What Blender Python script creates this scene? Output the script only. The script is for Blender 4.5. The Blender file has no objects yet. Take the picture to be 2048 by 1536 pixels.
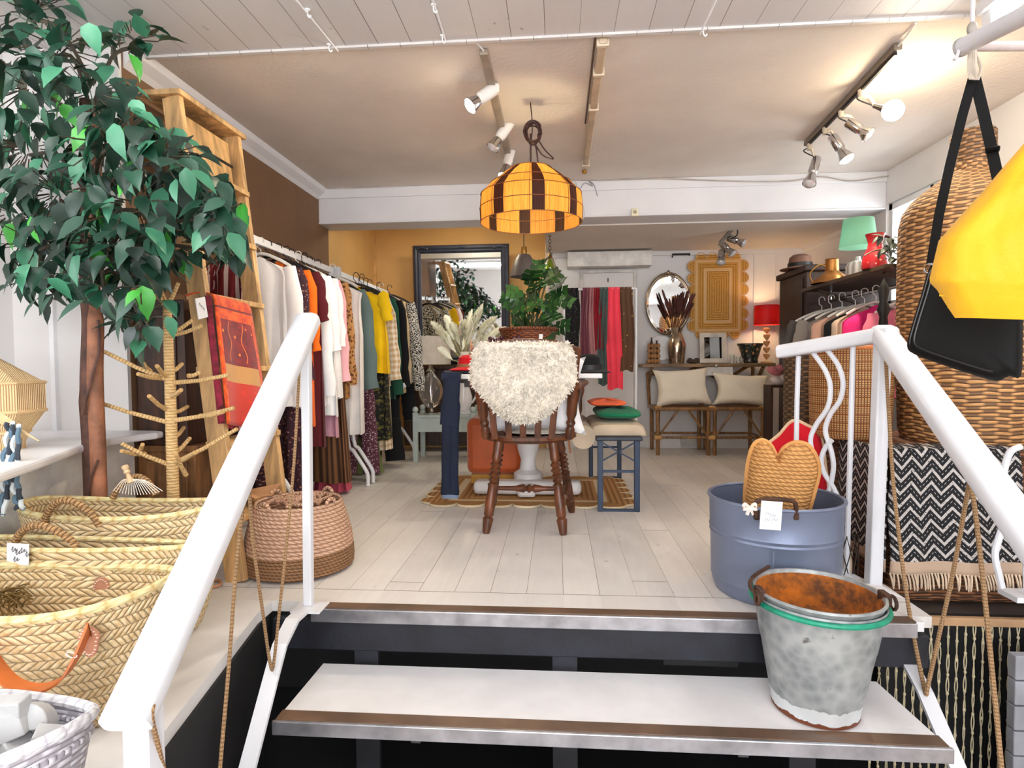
import bpy, math, random
from mathutils import Vector as V, Matrix
pi = math.pi; sin = math.sin; cos = math.cos
SC = bpy.context.scene; C = SC.collection
R_ = random.Random(7)

# ------------------------------------------------------------------ camera
F = 1180.; CH = .9; yaw = math.atan(92/F); pit = math.atan(43/F*cos(yaw)); rho = .0077
fw = V((-sin(yaw)*cos(pit), cos(yaw)*cos(pit), -sin(pit)))
r0 = V((cos(yaw), sin(yaw), 0)); u0 = r0.cross(fw)
RT = r0*cos(rho)-u0*sin(rho); UP = u0*cos(rho)+r0*sin(rho)
EYE = V((0, 0, CH))
cd = bpy.data.cameras.new('camera'); cam = bpy.data.objects.new('camera', cd); C.objects.link(cam)
cd.sensor_fit = 'HORIZONTAL'; cd.sensor_width = 36; cd.lens = F/2048*36; cd.clip_start = .05
m = Matrix.Identity(4)
for i in range(3): m[i][0] = RT[i]; m[i][1] = UP[i]; m[i][2] = -fw[i]; m[i][3] = EYE[i]
cam.matrix_world = m; SC.camera = cam
def P(x, y, Y=None, X=None, Z=None):
    "the point of the place seen at photo pixel x, y on the plane Y=, X= or Z="
    d = fw+RT*((x-1024)/F)+UP*((768-y)/F)
    t = Y/d.y if Y is not None else X/d.x if X is not None else (Z-CH)/d.z
    return EYE+d*t
# ------------------------------------------------------------------ world, daylight, exposure
w = bpy.data.worlds.new('world'); SC.world = w; w.use_nodes = True
w.node_tree.nodes['Background'].inputs[0].default_value = (.86, .93, 1, 1)
w.node_tree.nodes['Background'].inputs[1].default_value = 1.6
SC.view_settings.view_transform = 'Standard'; SC.view_settings.look = 'None'
SC.view_settings.exposure = .5; SC.view_settings.gamma = 1; SC.view_settings.use_curve_mapping = False
def light(name, kind, loc, power, col=(1, 1, 1), size=.1, to=None, sy=None, spot=None, blend=.6):
    l = bpy.data.lights.new(name, kind); o = bpy.data.objects.new(name, l); C.objects.link(o)
    o.location = loc; l.energy = power; l.color = col
    if kind == 'AREA':
        l.size = size
        if sy: l.shape = 'RECTANGLE'; l.size_y = sy
    else: l.shadow_soft_size = size
    if kind == 'SPOT': l.spot_size = spot; l.spot_blend = blend
    if to is not None: o.rotation_euler = (V(to)-V(loc)).to_track_quat('-Z', 'Y').to_euler()
    return o
# daylight standing outside the shop window behind the camera and the small window in the right wall
light('daylight_shop_window', 'AREA', (.6, -3.3, 1.2), 160, (.95, .97, 1), 3.6, (0, 3, .8), 2.4)
light('daylight_left_window', 'AREA', (-2.95, .45, 1.5), 24, (.94, .97, 1), 1.5, (0, .9, .8), 1.1)
light('daylight_side_window', 'AREA', (2.95, 4.2, 1.75), 22, (.9, .96, 1), 1.0, (0, 4.2, 1.2), .9)

# ------------------------------------------------------------------ mesh builder
class MB:
    def __init__(s): s.v = []; s.f = []; s.u = []
    def add(s, vs, fs, us=None):
        o = len(s.v); s.v += [V(p) for p in vs]
        for i, f in enumerate(fs):
            s.f.append([a+o for a in f]); s.u.append(us[i] if us else None)
        return s
    def box(s, x0, x1, y0, y1, z0, z1):
        return s.add([(x, y, z) for x in (x0, x1) for y in (y0, y1) for z in (z0, z1)],
                     [(0, 1, 3, 2), (4, 6, 7, 5), (0, 4, 5, 1), (2, 3, 7, 6), (0, 2, 6, 4), (1, 5, 7, 3)])
    def obox(s, c, size, M=None):
        M = M or Matrix.Identity(3); c = V(c); a, b, d = [q/2 for q in size]
        return s.add([c+M@V((x, y, z)) for x in (-a, a) for y in (-b, b) for z in (-d, d)],
                     [(0, 1, 3, 2), (4, 6, 7, 5), (0, 4, 5, 1), (2, 3, 7, 6), (0, 2, 6, 4), (1, 5, 7, 3)])
    def bar(s, p, q, w, t, side=(1, 0, 0)):
        p = V(p); q = V(q); d = (q-p).normalized(); sd = V(side); sd = (sd-d*sd.dot(d)).normalized(); n = d.cross(sd)
        M = Matrix((sd, n, d)).transposed()
        return s.obox((p+q)/2, (w, t, (q-p).length), M)
    def tube(s, pts, r, n=8, closed=False, caps=True, sq=1, side=None):
        pts = [V(p) for p in pts]; k = len(pts); L = 0; rings = []; nv = None
        for i, p in enumerate(pts):
            a = pts[i-1] if (i or closed) else p; b = pts[(i+1) % k] if (i < k-1 or closed) else p
            t = (b-a).normalized()
            if side is not None: nv = V(side)
            if nv is None: nv = V((0, 0, 1)) if abs(t.z) < .9 else V((1, 0, 0))
            nv = nv-t*nv.dot(t)
            if nv.length < 1e-6: nv = V((1, 0, 0))-t*t.x
            nv.normalize(); bv = t.cross(nv)
            rr = r[i] if isinstance(r, (list, tuple)) else r
            if i: L += (p-pts[i-1]).length
            rings.append((L, rr)); s_ = [p+nv*(cos(2*pi*j/n)*rr)+bv*(sin(2*pi*j/n)*rr*sq) for j in range(n)]
            if i == 0: vs = []
            vs += s_
        fs = []; us = []
        for i in range(k if closed else k-1):
            i2 = (i+1) % k; l1 = rings[i][0]; l2 = rings[i2][0] if i2 else L+(pts[0]-pts[-1]).length; c1 = 2*pi*rings[i][1]/n
            for j in range(n):
                fs.append((i*n+j, i*n+(j+1) % n, i2*n+(j+1) % n, i2*n+j))
                us.append([(j*c1, l1), (j*c1+c1, l1), (j*c1+c1, l2), (j*c1, l2)])
        if caps and not closed:
            fs += [tuple(range(n))[::-1], tuple(range((k-1)*n, k*n))]; us += [[(0, 0)]*n]*2
        return s.add(vs, fs, us)
    def strip(s, pts, side, w, t):
        "flat band of width w and thickness t along pts; side = direction(s) of the width"
        pts = [V(p) for p in pts]; k = len(pts); vs = []; fs = []; us = []; L = 0
        for i, p in enumerate(pts):
            d = (pts[min(i+1, k-1)]-pts[max(i-1, 0)]).normalized()
            sd = V(side[i]) if isinstance(side, list) else V(side); sd = (sd-d*sd.dot(d)).normalized(); n = d.cross(sd)
            ww = w[i] if isinstance(w, (list, tuple)) else w
            vs += [p-sd*ww/2-n*t/2, p+sd*ww/2-n*t/2, p+sd*ww/2+n*t/2, p-sd*ww/2+n*t/2]
            if i:
                l = (p-pts[i-1]).length
                for j in range(4):
                    fs.append((4*i-4+j, 4*i-4+(j+1) % 4, 4*i+(j+1) % 4, 4*i+j))
                    u1, u2 = [(0, ww), (ww, ww), (ww, 0), (0, 0)][j]
                    us.append([(u1, L), (u2, L), (u2, L+l), (u1, L+l)])
                L += l
        fs += [(3, 2, 1, 0), (4*k-4, 4*k-3, 4*k-2, 4*k-1)]; us += [[(0, 0)]*4]*2
        return s.add(vs, fs, us)
    def lathe(s, prof, n=32, c=(0, 0, 0), M=None, sx=1, sy=1, poly=None):
        c = V(c); M = M or Matrix.Identity(3); vs = []; fs = []; us = []; k = len(prof); Ls = [0]; rm = max(p[0] for p in prof)
        for i in range(1, k): Ls.append(Ls[-1]+math.hypot(prof[i][0]-prof[i-1][0], prof[i][1]-prof[i-1][1]))
        for r, z in prof:
            r = max(r, .0004)
            for j in range(n):
                a = 2*pi*(j+.5)/n; vs.append(c+M@V((r*cos(a)*sx, r*sin(a)*sy, z)))
        for i in range(k-1):
            for j in range(n):
                j2 = (j+1) % n; fs.append((i*n+j, i*n+j2, i*n+n+j2, i*n+n+j)); q = 2*pi*rm/n
                us.append([(j*q, Ls[i]), (j*q+q, Ls[i]), (j*q+q, Ls[i+1]), (j*q, Ls[i+1])])
        return s.add(vs, fs, us)
    def grid(s, fn, nu, nv, cu=False, su=1, sv=1):
        W = nu if cu else nu+1; vs = [fn(i/nu, j/nv) for j in range(nv+1) for i in range(W)]; fs = []; us = []
        for j in range(nv):
            for i in range(nu):
                i2 = (i+1) % W; fs.append((j*W+i, j*W+i2, j*W+W+i2, j*W+W+i))
                us.append([(i/nu*su, j/nv*sv), ((i+1)/nu*su, j/nv*sv), ((i+1)/nu*su, (j+1)/nv*sv), (i/nu*su, (j+1)/nv*sv)])
        return s.add(vs, fs, us)
    def ball(s, c, r, n=16, k=10, M=None):
        if not isinstance(r, (tuple, list)): r = (r, r, r)
        M = M or Matrix.Identity(3); Mr = M@Matrix.Diagonal(V(r))
        return s.lathe([(sin(pi*i/k), -cos(pi*i/k)) for i in range(k+1)], n, c, Mr)
    def prism(s, poly, h, M=None, c=(0, 0, 0)):
        M = M or Matrix.Identity(3); c = V(c); n = len(poly)
        vs = [c+M@V((x, y, 0)) for x, y in poly]+[c+M@V((x, y, h)) for x, y in poly]
        return s.add(vs, [tuple(range(n))[::-1], tuple(range(n, 2*n))]+[(i, (i+1) % n, n+(i+1) % n, n+i) for i in range(n)])
    def build(s, name, mat, parent=None, smooth=True, bevel=0, solid=0, sub=0, ang=.7, org=None):
        if parent is not None: org = ORG[parent.name]
        elif org is None:
            xs = [p.x for p in s.v]; ys = [p.y for p in s.v]
            org = V(((min(xs)+max(xs))/2, (min(ys)+max(ys))/2, min(p.z for p in s.v)))
        org = V(org); me = bpy.data.meshes.new(name); me.from_pydata([p-org for p in s.v], [], s.f)
        ul = me.uv_layers.new(name='UVMap').data; i = 0; me.update()
        for pl, u in zip(me.polygons, s.u):
            if u is None:
                n = [abs(q) for q in pl.normal]; k = n.index(max(n)); a, b = ((1, 2), (0, 2), (0, 1))[k]
                u = [(me.vertices[q].co[a], me.vertices[q].co[b]) for q in pl.vertices]
            for q in u: ul[i].uv = q; i += 1
        if smooth:
            me.polygons.foreach_set('use_smooth', [True]*len(me.polygons)); me.set_sharp_from_angle(angle=ang)
        me.materials.append(mat); o = bpy.data.objects.new(name, me); C.objects.link(o)
        ORG[o.name] = org
        if parent is not None: o.parent = parent
        else: o.location = org
        if solid: k = o.modifiers.new('solid', 'SOLIDIFY'); k.thickness = solid; k.offset = 0
        if bevel: k = o.modifiers.new('bevel', 'BEVEL'); k.width = bevel; k.segments = 2; k.limit_method = 'ANGLE'
        if sub: k = o.modifiers.new('sub', 'SUBSURF'); k.levels = k.render_levels = sub
        return o
ORG = {}
def tag(o, label, cat, group=None):
    o['label'] = label; o['category'] = cat
    if group: o['group'] = group
    return o
def thing(name, label, cat, loc=(0, 0, 0), group=None):
    o = bpy.data.objects.new(name, None); o.empty_display_size = .05; C.objects.link(o); o.location = loc
    ORG[o.name] = V(loc); return tag(o, label, cat, group)
def struct(o): o['kind'] = 'structure'; return o
def stuff(o): o['kind'] = 'stuff'; return o
def copytree(o, parent=None):
    c = o.copy(); C.objects.link(c)
    if parent: c.parent = parent
    for ch in list(o.children): copytree(ch, c)
    return c
def rz(a): return Matrix.Rotation(a, 3, 'Z')
def rx(a): return Matrix.Rotation(a, 3, 'X')
def ry(a): return Matrix.Rotation(a, 3, 'Y')
def arc(c, r, a0, a1, n, ux, uy):
    c = V(c); ux = V(ux); uy = V(uy)
    return [c+ux*(r*cos(a0+(a1-a0)*i/n))+uy*(r*sin(a0+(a1-a0)*i/n)) for i in range(n+1)]
def cr(pts, k=6):
    "smooth curve through points"
    pts = [V(p) for p in pts]; out = []
    for i in range(len(pts)-1):
        p0 = pts[max(i-1, 0)]; p1 = pts[i]; p2 = pts[i+1]; p3 = pts[min(i+2, len(pts)-1)]
        for j in range(k):
            t = j/k; out.append(.5*((2*p1)+(p2-p0)*t+(2*p0-5*p1+4*p2-p3)*t*t+(3*p1-p0-3*p2+p3)*t**3))
    return out+[pts[-1]]
def lerp(a, b, t): return a+(b-a)*t

# ------------------------------------------------------------------ materials
def lin(c):
    return tuple(((q/255)/12.92 if q/255 <= .04045 else ((q/255+.055)/1.055)**2.4) for q in c)+(1,)
class Sk:
    def __init__(s, b, k): s.b = b; s.k = k
    def __add__(a, o): return a.b.m('ADD', a, o)
    def __radd__(a, o): return a.b.m('ADD', o, a)
    def __sub__(a, o): return a.b.m('SUBTRACT', a, o)
    def __rsub__(a, o): return a.b.m('SUBTRACT', o, a)
    def __mul__(a, o): return a.b.m('MULTIPLY', a, o)
    __rmul__ = __mul__
    def __truediv__(a, o): return a.b.m('DIVIDE', a, o)
    def lt(a, o): return a.b.m('LESS_THAN', a, o)
    def gt(a, o): return a.b.m('GREATER_THAN', a, o)
    def fr(a): return a.b.m('FRACT', a)
    def fl(a): return a.b.m('FLOOR', a)
    def sin(a): return a.b.m('SINE', a)
    def abs(a): return a.b.m('ABSOLUTE', a)
    def mod2(a): return a.b.m('FLOORED_MODULO', a, 2)
class Bd:
    def __init__(s, name):
        s.mat = bpy.data.materials.new(name); s.mat.use_nodes = True; s.nt = s.mat.node_tree
        s.bs = s.nt.nodes['Principled BSDF']; s._tc = None
    def n(s, t): return s.nt.nodes.new(t)
    def put(s, sock, v):
        if isinstance(v, Sk): s.nt.links.new(v.k, sock)
        else: sock.default_value = v
    def m(s, op, *a):
        n = s.n('ShaderNodeMath'); n.operation = op
        for i, q in enumerate(a): s.put(n.inputs[i], q)
        return Sk(s, n.outputs[0])
    def tc(s, kind='Object'):
        if not s._tc: s._tc = s.n('ShaderNodeTexCoord')
        return Sk(s, s._tc.outputs[kind])
    def xyz(s, kind='Object'):
        n = s.n('ShaderNodeSeparateXYZ'); s.put(n.inputs[0], s.tc(kind)); return [Sk(s, q) for q in n.outputs]
    def vec(s, x, y, z=0.):
        n = s.n('ShaderNodeCombineXYZ')
        for i, q in enumerate((x, y, z)): s.put(n.inputs[i], q)
        return Sk(s, n.outputs[0])
    def noise(s, scale, vec=None, detail=3., rough=.55):
        n = s.n('ShaderNodeTexNoise'); s.put(n.inputs['Vector'], vec or s.tc()); n.inputs['Scale'].default_value = scale
        n.inputs['Detail'].default_value = detail; n.inputs['Roughness'].default_value = rough; return Sk(s, n.outputs[0])
    def vor(s, scale, vec=None, out=0):
        n = s.n('ShaderNodeTexVoronoi'); s.put(n.inputs['Vector'], vec or s.tc()); n.inputs['Scale'].default_value = scale
        return Sk(s, n.outputs[out])
    def rmp(s, f, a, b, lo=0., hi=1.):
        n = s.n('ShaderNodeMapRange'); s.put(n.inputs[0], f)
        for i, q in enumerate((a, b, lo, hi)): n.inputs[i+1].default_value = q
        return Sk(s, n.outputs[0])
    def mix(s, f, a, b):
        n = s.n('ShaderNodeMix'); n.data_type = 'RGBA'; s.put(n.inputs[0], f); s.put(n.inputs[6], a); s.put(n.inputs[7], b)
        return Sk(s, n.outputs[2])
    def isl(s): return Sk(s, s.n('ShaderNodeNewGeometry').outputs['Random Per Island'])
    def fin(s, col, rough=.6, metal=0., h=None, d=.004, st=.7, **kw):
        s.put(s.bs.inputs['Base Color'], col); s.put(s.bs.inputs['Roughness'], rough); s.put(s.bs.inputs['Metallic'], metal)
        if h is not None:
            n = s.n('ShaderNodeBump'); n.inputs['Strength'].default_value = st; n.inputs['Distance'].default_value = d
            s.put(n.inputs['Height'], h); s.nt.links.new(n.outputs[0], s.bs.inputs['Normal'])
        for k, v in kw.items(): s.put(s.bs.inputs[k.replace('_', ' ')], v)
        return s.mat
_m = {}
def sh(c, k): return tuple(min(255, max(0, q*k)) for q in c)
def M(rgb, rough=.6, metal=0., var=.1, vs=7., bump=.002, bs=45., **kw):
    key = (rgb, rough, metal, var, vs, bump, bs, tuple(sorted(kw.items())))
    if key in _m: return _m[key]
    b = Bd('paint_%d_%d_%d' % rgb); n = b.noise(vs)
    col = b.mix(b.rmp(n, .3, .7), lin(sh(rgb, 1-var)), lin(sh(rgb, 1+var)))
    _m[key] = b.fin(col, rough, metal, b.noise(bs) if bump else None, bump, .5, **kw); return _m[key]
def glow(name, col, k):
    b = Bd(name); return b.fin((.8, .8, .8, 1), .5, Emission_Color=tuple(col)+(1,), Emission_Strength=k)
def glass(name, rgb=(255, 255, 255), rough=.02, tr=1., alpha=1.):
    b = Bd(name); return b.fin(lin(rgb), rough, 0., None, Transmission_Weight=tr, IOR=1.45, Alpha=alpha)
def pane_glass(name):
    b = Bd(name); tr = b.n('ShaderNodeBsdfTransparent'); gl = b.n('ShaderNodeBsdfGlossy'); gl.inputs['Roughness'].default_value = .02; mx = b.n('ShaderNodeMixShader'); mx.inputs[0].default_value = .07
    b.nt.links.new(tr.outputs[0], mx.inputs[1]); b.nt.links.new(gl.outputs[0], mx.inputs[2]); b.nt.links.new(mx.outputs[0], b.nt.nodes['Material Output'].inputs[0]); return b.mat
def wood(rgb, dark=.55, axis=2, scale=5., rough=.5, knots=True, metal=0.):
    key = ('wood', rgb, dark, axis, scale, rough)
    if key in _m: return _m[key]
    b = Bd('wood_%d_%d_%d' % rgb); x = b.xyz(); x[axis] = x[axis]*.08
    v = b.vec(*x); n = b.noise(scale*9, v, 5.); n2 = b.noise(scale*1.3, b.tc(), 3.)
    f = b.rmp(n*.65+n2*.35, .36, .66)
    _m[key] = b.fin(b.mix(f, lin(sh(rgb, dark)), lin(sh(rgb, 1.1))), rough, metal, n, .002, .4); return _m[key]
def braid(name, c1, c2, band=.022, step=.02, d=.006):
    "plaited palm bands: leaning strands that turn over from band to band"
    b = Bd(name); u, v, _ = b.xyz('UV'); nz = b.noise(9., b.vec(u, v), 2.)
    t = (v/band).fr(); row = (v/band).fl(); sgn = row.mod2()*2-1
    ph = (u/step+(t-.5)*sgn*1.1+row*.37+nz*.5).fr()
    h = b.m('POWER', (ph*pi).sin(), .7)*b.m('POWER', (t*pi).sin().abs(), .45)
    lf = b.noise(60., b.vec(u*1., v*1.), 2.)
    col = b.mix(b.rmp(h, .05, .5), lin(sh(c2, .7)), b.mix(b.rmp(lf, .35, .65), lin(c1), lin(c2)))
    return b.fin(col, .7, 0., h, d, .9)
def weave(name, c1, c2, gap, w=.03, hgt=.012, d=.006, ver=0.):
    "over-and-under wicker: strands run round, passing in front of every other stake"
    b = Bd(name); u, v, _ = b.xyz('UV'); nz = b.noise(5., b.vec(u, v), 2.); v2 = v+nz*hgt*2.2
    row = (v2/hgt).fl(); t = (v2/hgt).fr()
    a = (u/w*pi+row*pi+(nz-.5)*3.+(row*12.9).sin()*.5).sin(); h = b.m('MAXIMUM', a*.5+.5, .2)*b.m('POWER', (t*pi).sin().abs(), .5)
    lf = b.noise(3., b.vec(u*4., v*80.), 3.)
    col = b.mix(b.rmp(h, .08, .5), lin(gap), b.mix(b.rmp(lf, .3, .7), lin(c2), lin(c1)))  # dark gap colour paints the shade in crevices between strands
    return b.fin(col, .6, 0., h, d, 1.)
def rope(name, c1, c2, pit=.012, wd=.012, d=.004):
    b = Bd(name); u, v, _ = b.xyz('UV'); nz = b.noise(30., b.vec(u, v), 2.)
    row = (v/pit).fl(); t = (v/pit).fr(); ph = (u/wd+t*.9+row*.43+nz*.6).fr()
    h = b.m('POWER', (t*pi).sin().abs(), .6)*((ph*pi).sin()*.6+.4)
    return b.fin(b.mix(b.rmp(h, .15, .8), lin(c2), b.mix(nz, lin(sh(c1, .85)), lin(sh(c1, 1.12)))), .75, 0., h, d, .9)
def cloth(rgb, var=.07, rough=.85, bump=.0015):
    return M(rgb, rough, 0., var, 3., bump, 220., Sheen_Weight=.08, Specular_IOR_Level=.25)
WHITE = M((236, 236, 238), .38, 0., .03, 5., .001, 12.)
WHITEM = M((226, 228, 234), .3, 0., .02, 5., .0)
CHROME = M((205, 205, 208), .12, 1., .05, 4., .0)
BLACK = M((22, 21, 23), .5, 0., .15)
BRASS = M((186, 140, 72), .3, 1., .12)
TWINE = rope('twine', (176, 140, 100), (118, 88, 58), .01, .006, .002)
PAPER = M((232, 232, 236), .7, 0., .03, 5., 0.)
# ------------------------------------------------------------------ setting materials
def boards(name, base, gap, wd=.142, gw=.012, joints=True, rough=.45, var=.045, warm=None):
    b = Bd(name); x, y, z = b.xyz(); q = x/wd; row = q.fl(); t = q.fr()
    n = b.noise(2.2, b.vec(x, y), 4.); n2 = b.noise(40., b.vec(x*1., y*.12), 3.)
    k = b.m('FRACT', (row*12.9898).sin()*43758.5)
    thick = b.m('FRACT', (row*7.31).sin()*2711.)*gw+gw*.35
    g = b.m('GREATER_THAN', (t-.5).abs(), .5-thick*.5)
    if joints:
        j = ((y+k*3.1)/3.6).fr(); g = b.m('MAXIMUM', g, (j-.5).abs().lt(.0005)); g = b.m('MAXIMUM', g*y.gt(-1.955), (y+1.955).abs().lt(.0018))
    base_c = b.mix(b.rmp(n*.5+n2*.3+k*.2, .3, .7), lin(sh(base, 1-var)), lin(sh(base, 1+var)))
    spots = b.noise(15., b.vec(x, y, 3.), 2.); base_c = b.mix(b.rmp(spots, .71, .76), base_c, lin(sh(base, .78)))
    return b.fin(b.mix(g, base_c, lin(gap)), rough, 0., 1-g+n2*.1, .003, .6)
FLOORM = boards('white_floorboards', (224, 220, 216), (96, 84, 74))
TNGM = boards('white_matchboard', (214, 209, 207), (120, 112, 110), .148, .02, False, .5, .02)
BROWN = M((122, 90, 62), .7, 0., .05, 2., .001, 30.)
YELLOW = M((216, 170, 104), .7, 0., .05, 1.5, .001, 30.)
CEIL = M((226, 216, 207), .8, 0., .03, 2., .006, 42.)
WALLW = M((226, 223, 222), .6, 0., .03, 1.5, .001, 18.)
BEAMM = M((224, 222, 224), .55, 0., .03, 2., .001, 20.)
BLK = M((16, 16, 19), .7, 0., .2, 6., .001)
NAVY = M((25, 27, 36), .55, 0., .25, 8., .002)
# ------------------------------------------------------------------ room shell
H1 = 2.33; XL = -1.95; XR = 2.5; YB = 6.25
def sbox(name, mat, *a, bevel=0): return struct(MB().box(*a).build(name, mat, smooth=False, bevel=bevel))
struct(MB().prism([(-1.95, 2.56), (-2.5, 2.56), (-2.5, .75), (-.86, .75), (-.96, 1.3), (-1.09, 2.03), (-1.09, 2.14), (-1.95, 2.14)][::-1], .04, None, (0, 0, -.04)).build('floor_left', M((228, 227, 227), .5, 0., .04, 3., .001, 20.), smooth=False))
struct(MB().prism([(-1.95, 2.14), (1.3, 2.14), (1.3, 2.44), (1.05, 2.76), (1.05, 3.3), (2.55, 3.3), (2.55, 6.3), (-1.95, 6.3)], .04, None, (0, 0, -.04)).build('floor', FLOORM, smooth=False))
sbox('floor_stage', M((60, 52, 48), .6), 1.05, 2.5, 2.44, 3.3, -.15, -.11)
sbox('wall_stage_back', BLK, 1.05, 2.5, 3.28, 3.3, -.11, -.04)
sbox('floor_lower', M((196, 184, 172), .6), -2.6, 2.8, -2.9, 2.0, -.86, -.8)
sbox('wall_left', BROWN, -2.05, XL, 2.56, 4.95, 0, H1)
sbox('wall_left_back', YELLOW, -2.05, XL, 4.95, YB, 0, H1)
sbox('wall_back_left', YELLOW, -2.05, -.11, YB-.03, YB+.1, 0, H1)
sbox('wall_back', WALLW, -.11, 2.6, YB, YB+.1, 0, H1)
struct(MB().box(XR, XR+.1, 2.3, 3.72, 0, H1).box(XR, XR+.1, 4.75, YB, 0, H1).box(XR, XR+.1, 3.72, 4.75, 0, 1.3).box(XR, XR+.1, 3.72, 4.75, 2.08, H1).build('wall_right', WALLW, smooth=False))
wn = MB().box(XR+.02, XR+.07, 3.72, 3.77, 1.3, 2.08).box(XR+.02, XR+.07, 4.7, 4.75, 1.3, 2.08).box(XR+.02, XR+.07, 3.72, 4.75, 1.3, 1.35).box(XR+.02, XR+.07, 3.72, 4.75, 2.03, 2.08).box(XR+.02, XR+.07, 4.21, 4.25, 1.3, 2.08).build('window_1', WHITE, smooth=False, bevel=.004); struct(wn)
MB().box(XR+.04, XR+.046, 3.76, 4.71, 1.34, 2.04).build('glass_pane', pane_glass('window_glass'), wn, smooth=False)
sbox('ceiling', CEIL, -2.05, 2.6, 2.6, 4.95, H1, H1+.05)
sbox('ceiling_back_left', CEIL, -2.05, -.11, 4.9, 6.35, H1, H1+.05)
struct(MB().box(-.11, 2.6, 5.0, 6.35, 2.035, H1).build('ceiling_back_right', CEIL, smooth=False))
sbox('ceiling_lower', TNGM, -2.6, 2.8, -2.9, 2.63, H1-.01, H1+.05)
sbox('trim_1', TNGM, -2.5, 2.6, 2.622, 2.64, H1-.02, H1+.0)          # strip along the end of the boarded ceiling
struct(MB().box(XL, XR, 4.75, 5.0, 2.045, H1).box(XL, XR, 4.735, 4.75, 2.25, H1).box(XL, XR, 4.74, 4.75, 2.045, 2.06).build('trim_2', BEAMM, smooth=False, bevel=.006))   # boxed beam
struct(MB().prism([(0, 0), (.075, 0), (.06, -.03), (.02, -.06), (0, -.085)], 2.17, Matrix(((1, 0, 0), (0, 0, 1), (0, 1, 0))).transposed(), (XL, 2.57, H1)).build('trim_3', BEAMM, smooth=False))
struct(MB().prism([(0, 0), (-.05, 0), (-.03, -.03), (0, -.045)], 1.25, Matrix(((1, 0, 0), (0, 0, 1), (0, 1, 0))).transposed(), (XR, 5.0, 2.035)).build('trim_4', WALLW, smooth=False))
sbox('trim_5', WALLW, -.1, XR, YB-.03, YB, 1.99, 2.035)
sbox('trim_6', M((232, 214, 190), .6), -.125, -.095, YB-.07, YB+.02, 0, 2.34)
sbox('trim_7', M((214, 168, 104), .6), -1.96, -1.93, YB-.05, YB-.02, 0, H1)
sbox('baseboard_back', WALLW, .9, XR, YB-.025, YB, 0, .11)
for i, x in enumerate((2.0, 2.22)): sbox('trim_%d' % (8+i), WALLW, x, x+.03, YB-.012, YB, .1, 1.99)
sbox('floor_void_dark', BLK, -2.6, 2.8, 2.0, 3.0, -.86, -.8)  # black colour stands in for the dark of the void
# lower room in front of the stairs
sbox('wall_alcove', WALLW, -2.5, -1.951, 2.54, 2.56, 0, H1)
struct(MB().box(-2.6, -2.5, -2.9, -.4, -.8, H1).box(-2.6, -2.5, 1.3, 2.7, -.8, H1).box(-2.6, -2.5, -.4, 1.3, -.8, .9).box(-2.6, -2.5, -.4, 1.3, 2.1, H1).build('wall_lower_left', WALLW, smooth=False))
w3 = struct(MB().box(-2.57, -2.53, -.4, -.35, .9, 2.1).box(-2.57, -2.53, 1.25, 1.3, .9, 2.1).box(-2.57, -2.53, -.4, 1.3, .9, .95).box(-2.57, -2.53, -.4, 1.3, 2.05, 2.1).box(-2.57, -2.53, .43, .47, .9, 2.1).build('window_3', WHITE, smooth=False))
MB().box(-2.553, -2.547, -.38, 1.28, .92, 2.08).build('glass_pane', pane_glass('left_glass'), w3, smooth=False)
sbox('wall_lower_right', WALLW, 2.7, 2.8, -2.9, 2.4, -.8, H1)
sbox('wall_lower_corner', WALLW, 2.5, 2.8, 2.3, 2.4, -.8, H1)
struct(MB().box(-2.6, 2.8, -2.9, -2.8, -.8, 0).box(-2.6, 2.8, -2.9, -2.8, 2.2, H1).box(-2.6, -1.1, -2.9, -2.8, 0, 2.2).box(2.3, 2.8, -2.9, -2.8, 0, 2.2).build('wall_front', WALLW, smooth=False))
sw = struct(MB().box(-1.1, 2.3, -2.87, -2.83, 0, .05).box(-1.1, 2.3, -2.87, -2.83, 2.15, 2.2).box(-1.1, -1.05, -2.87, -2.83, 0, 2.2).box(2.25, 2.3, -2.87, -2.83, 0, 2.2).box(.57, .63, -2.87, -2.83, 0, 2.2).build('window_2', WHITE, smooth=False))
MB().box(-1.06, 2.26, -2.853, -2.847, .04, 2.16).build('glass_pane', pane_glass('shop_glass'), sw, smooth=False)
sbox('trim_10', WHITE, P(103, 500, Y=2.55).x, P(112, 500, Y=2.55).x, 2.52, 2.54, .6, H1)
# black sides of the platform; black sheets stand in for shade in the void
struct(MB().prism([(-1.09, 2.13), (-1.08, 2.03), (-.95, 1.3), (-.85, .75), (-.9, .75), (-1.0, 1.3), (-1.13, 2.13)], .76, None, (0, 0, -.8)).build('wall_platform_left', BLK, smooth=False))
sbox('wall_void_dark', BLK, -2.5, 2.7, 2.95, 3.0, -.8, -.04)
sbox('wall_platform_right', BLK, 1.3, 2.5, 2.46, 2.5, -.8, -.15)
sbox('trim_11', BLK, 1.28, 2.5, 2.42, 2.44, -.2, -.11)
gp = MB()
gx_ = P(2030, 1400, Y=2.2).x
for k in range(7): gp.box(gx_, 2.4, 2.2, 2.24, -.8+k*.092, -.8+k*.092+.087)
struct(gp.build('wall_grey_boards', M((150, 152, 160), .6), smooth=False, bevel=.004))
struct(MB().prism([(-1.9, 2.539), (-1.82, 2.535), (-1.765, 2.51), (-1.76, 2.46), (-1.79, 2.36), (-1.81, 2.25), (-1.77, 2.05), (-1.63, 1.73), (-1.5, 1.4), (-2.499, 1.4), (-2.499, 2.539)], .03, None, (0, 0, .575)).build('trim_13', WHITE, smooth=False, bevel=.01))
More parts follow.
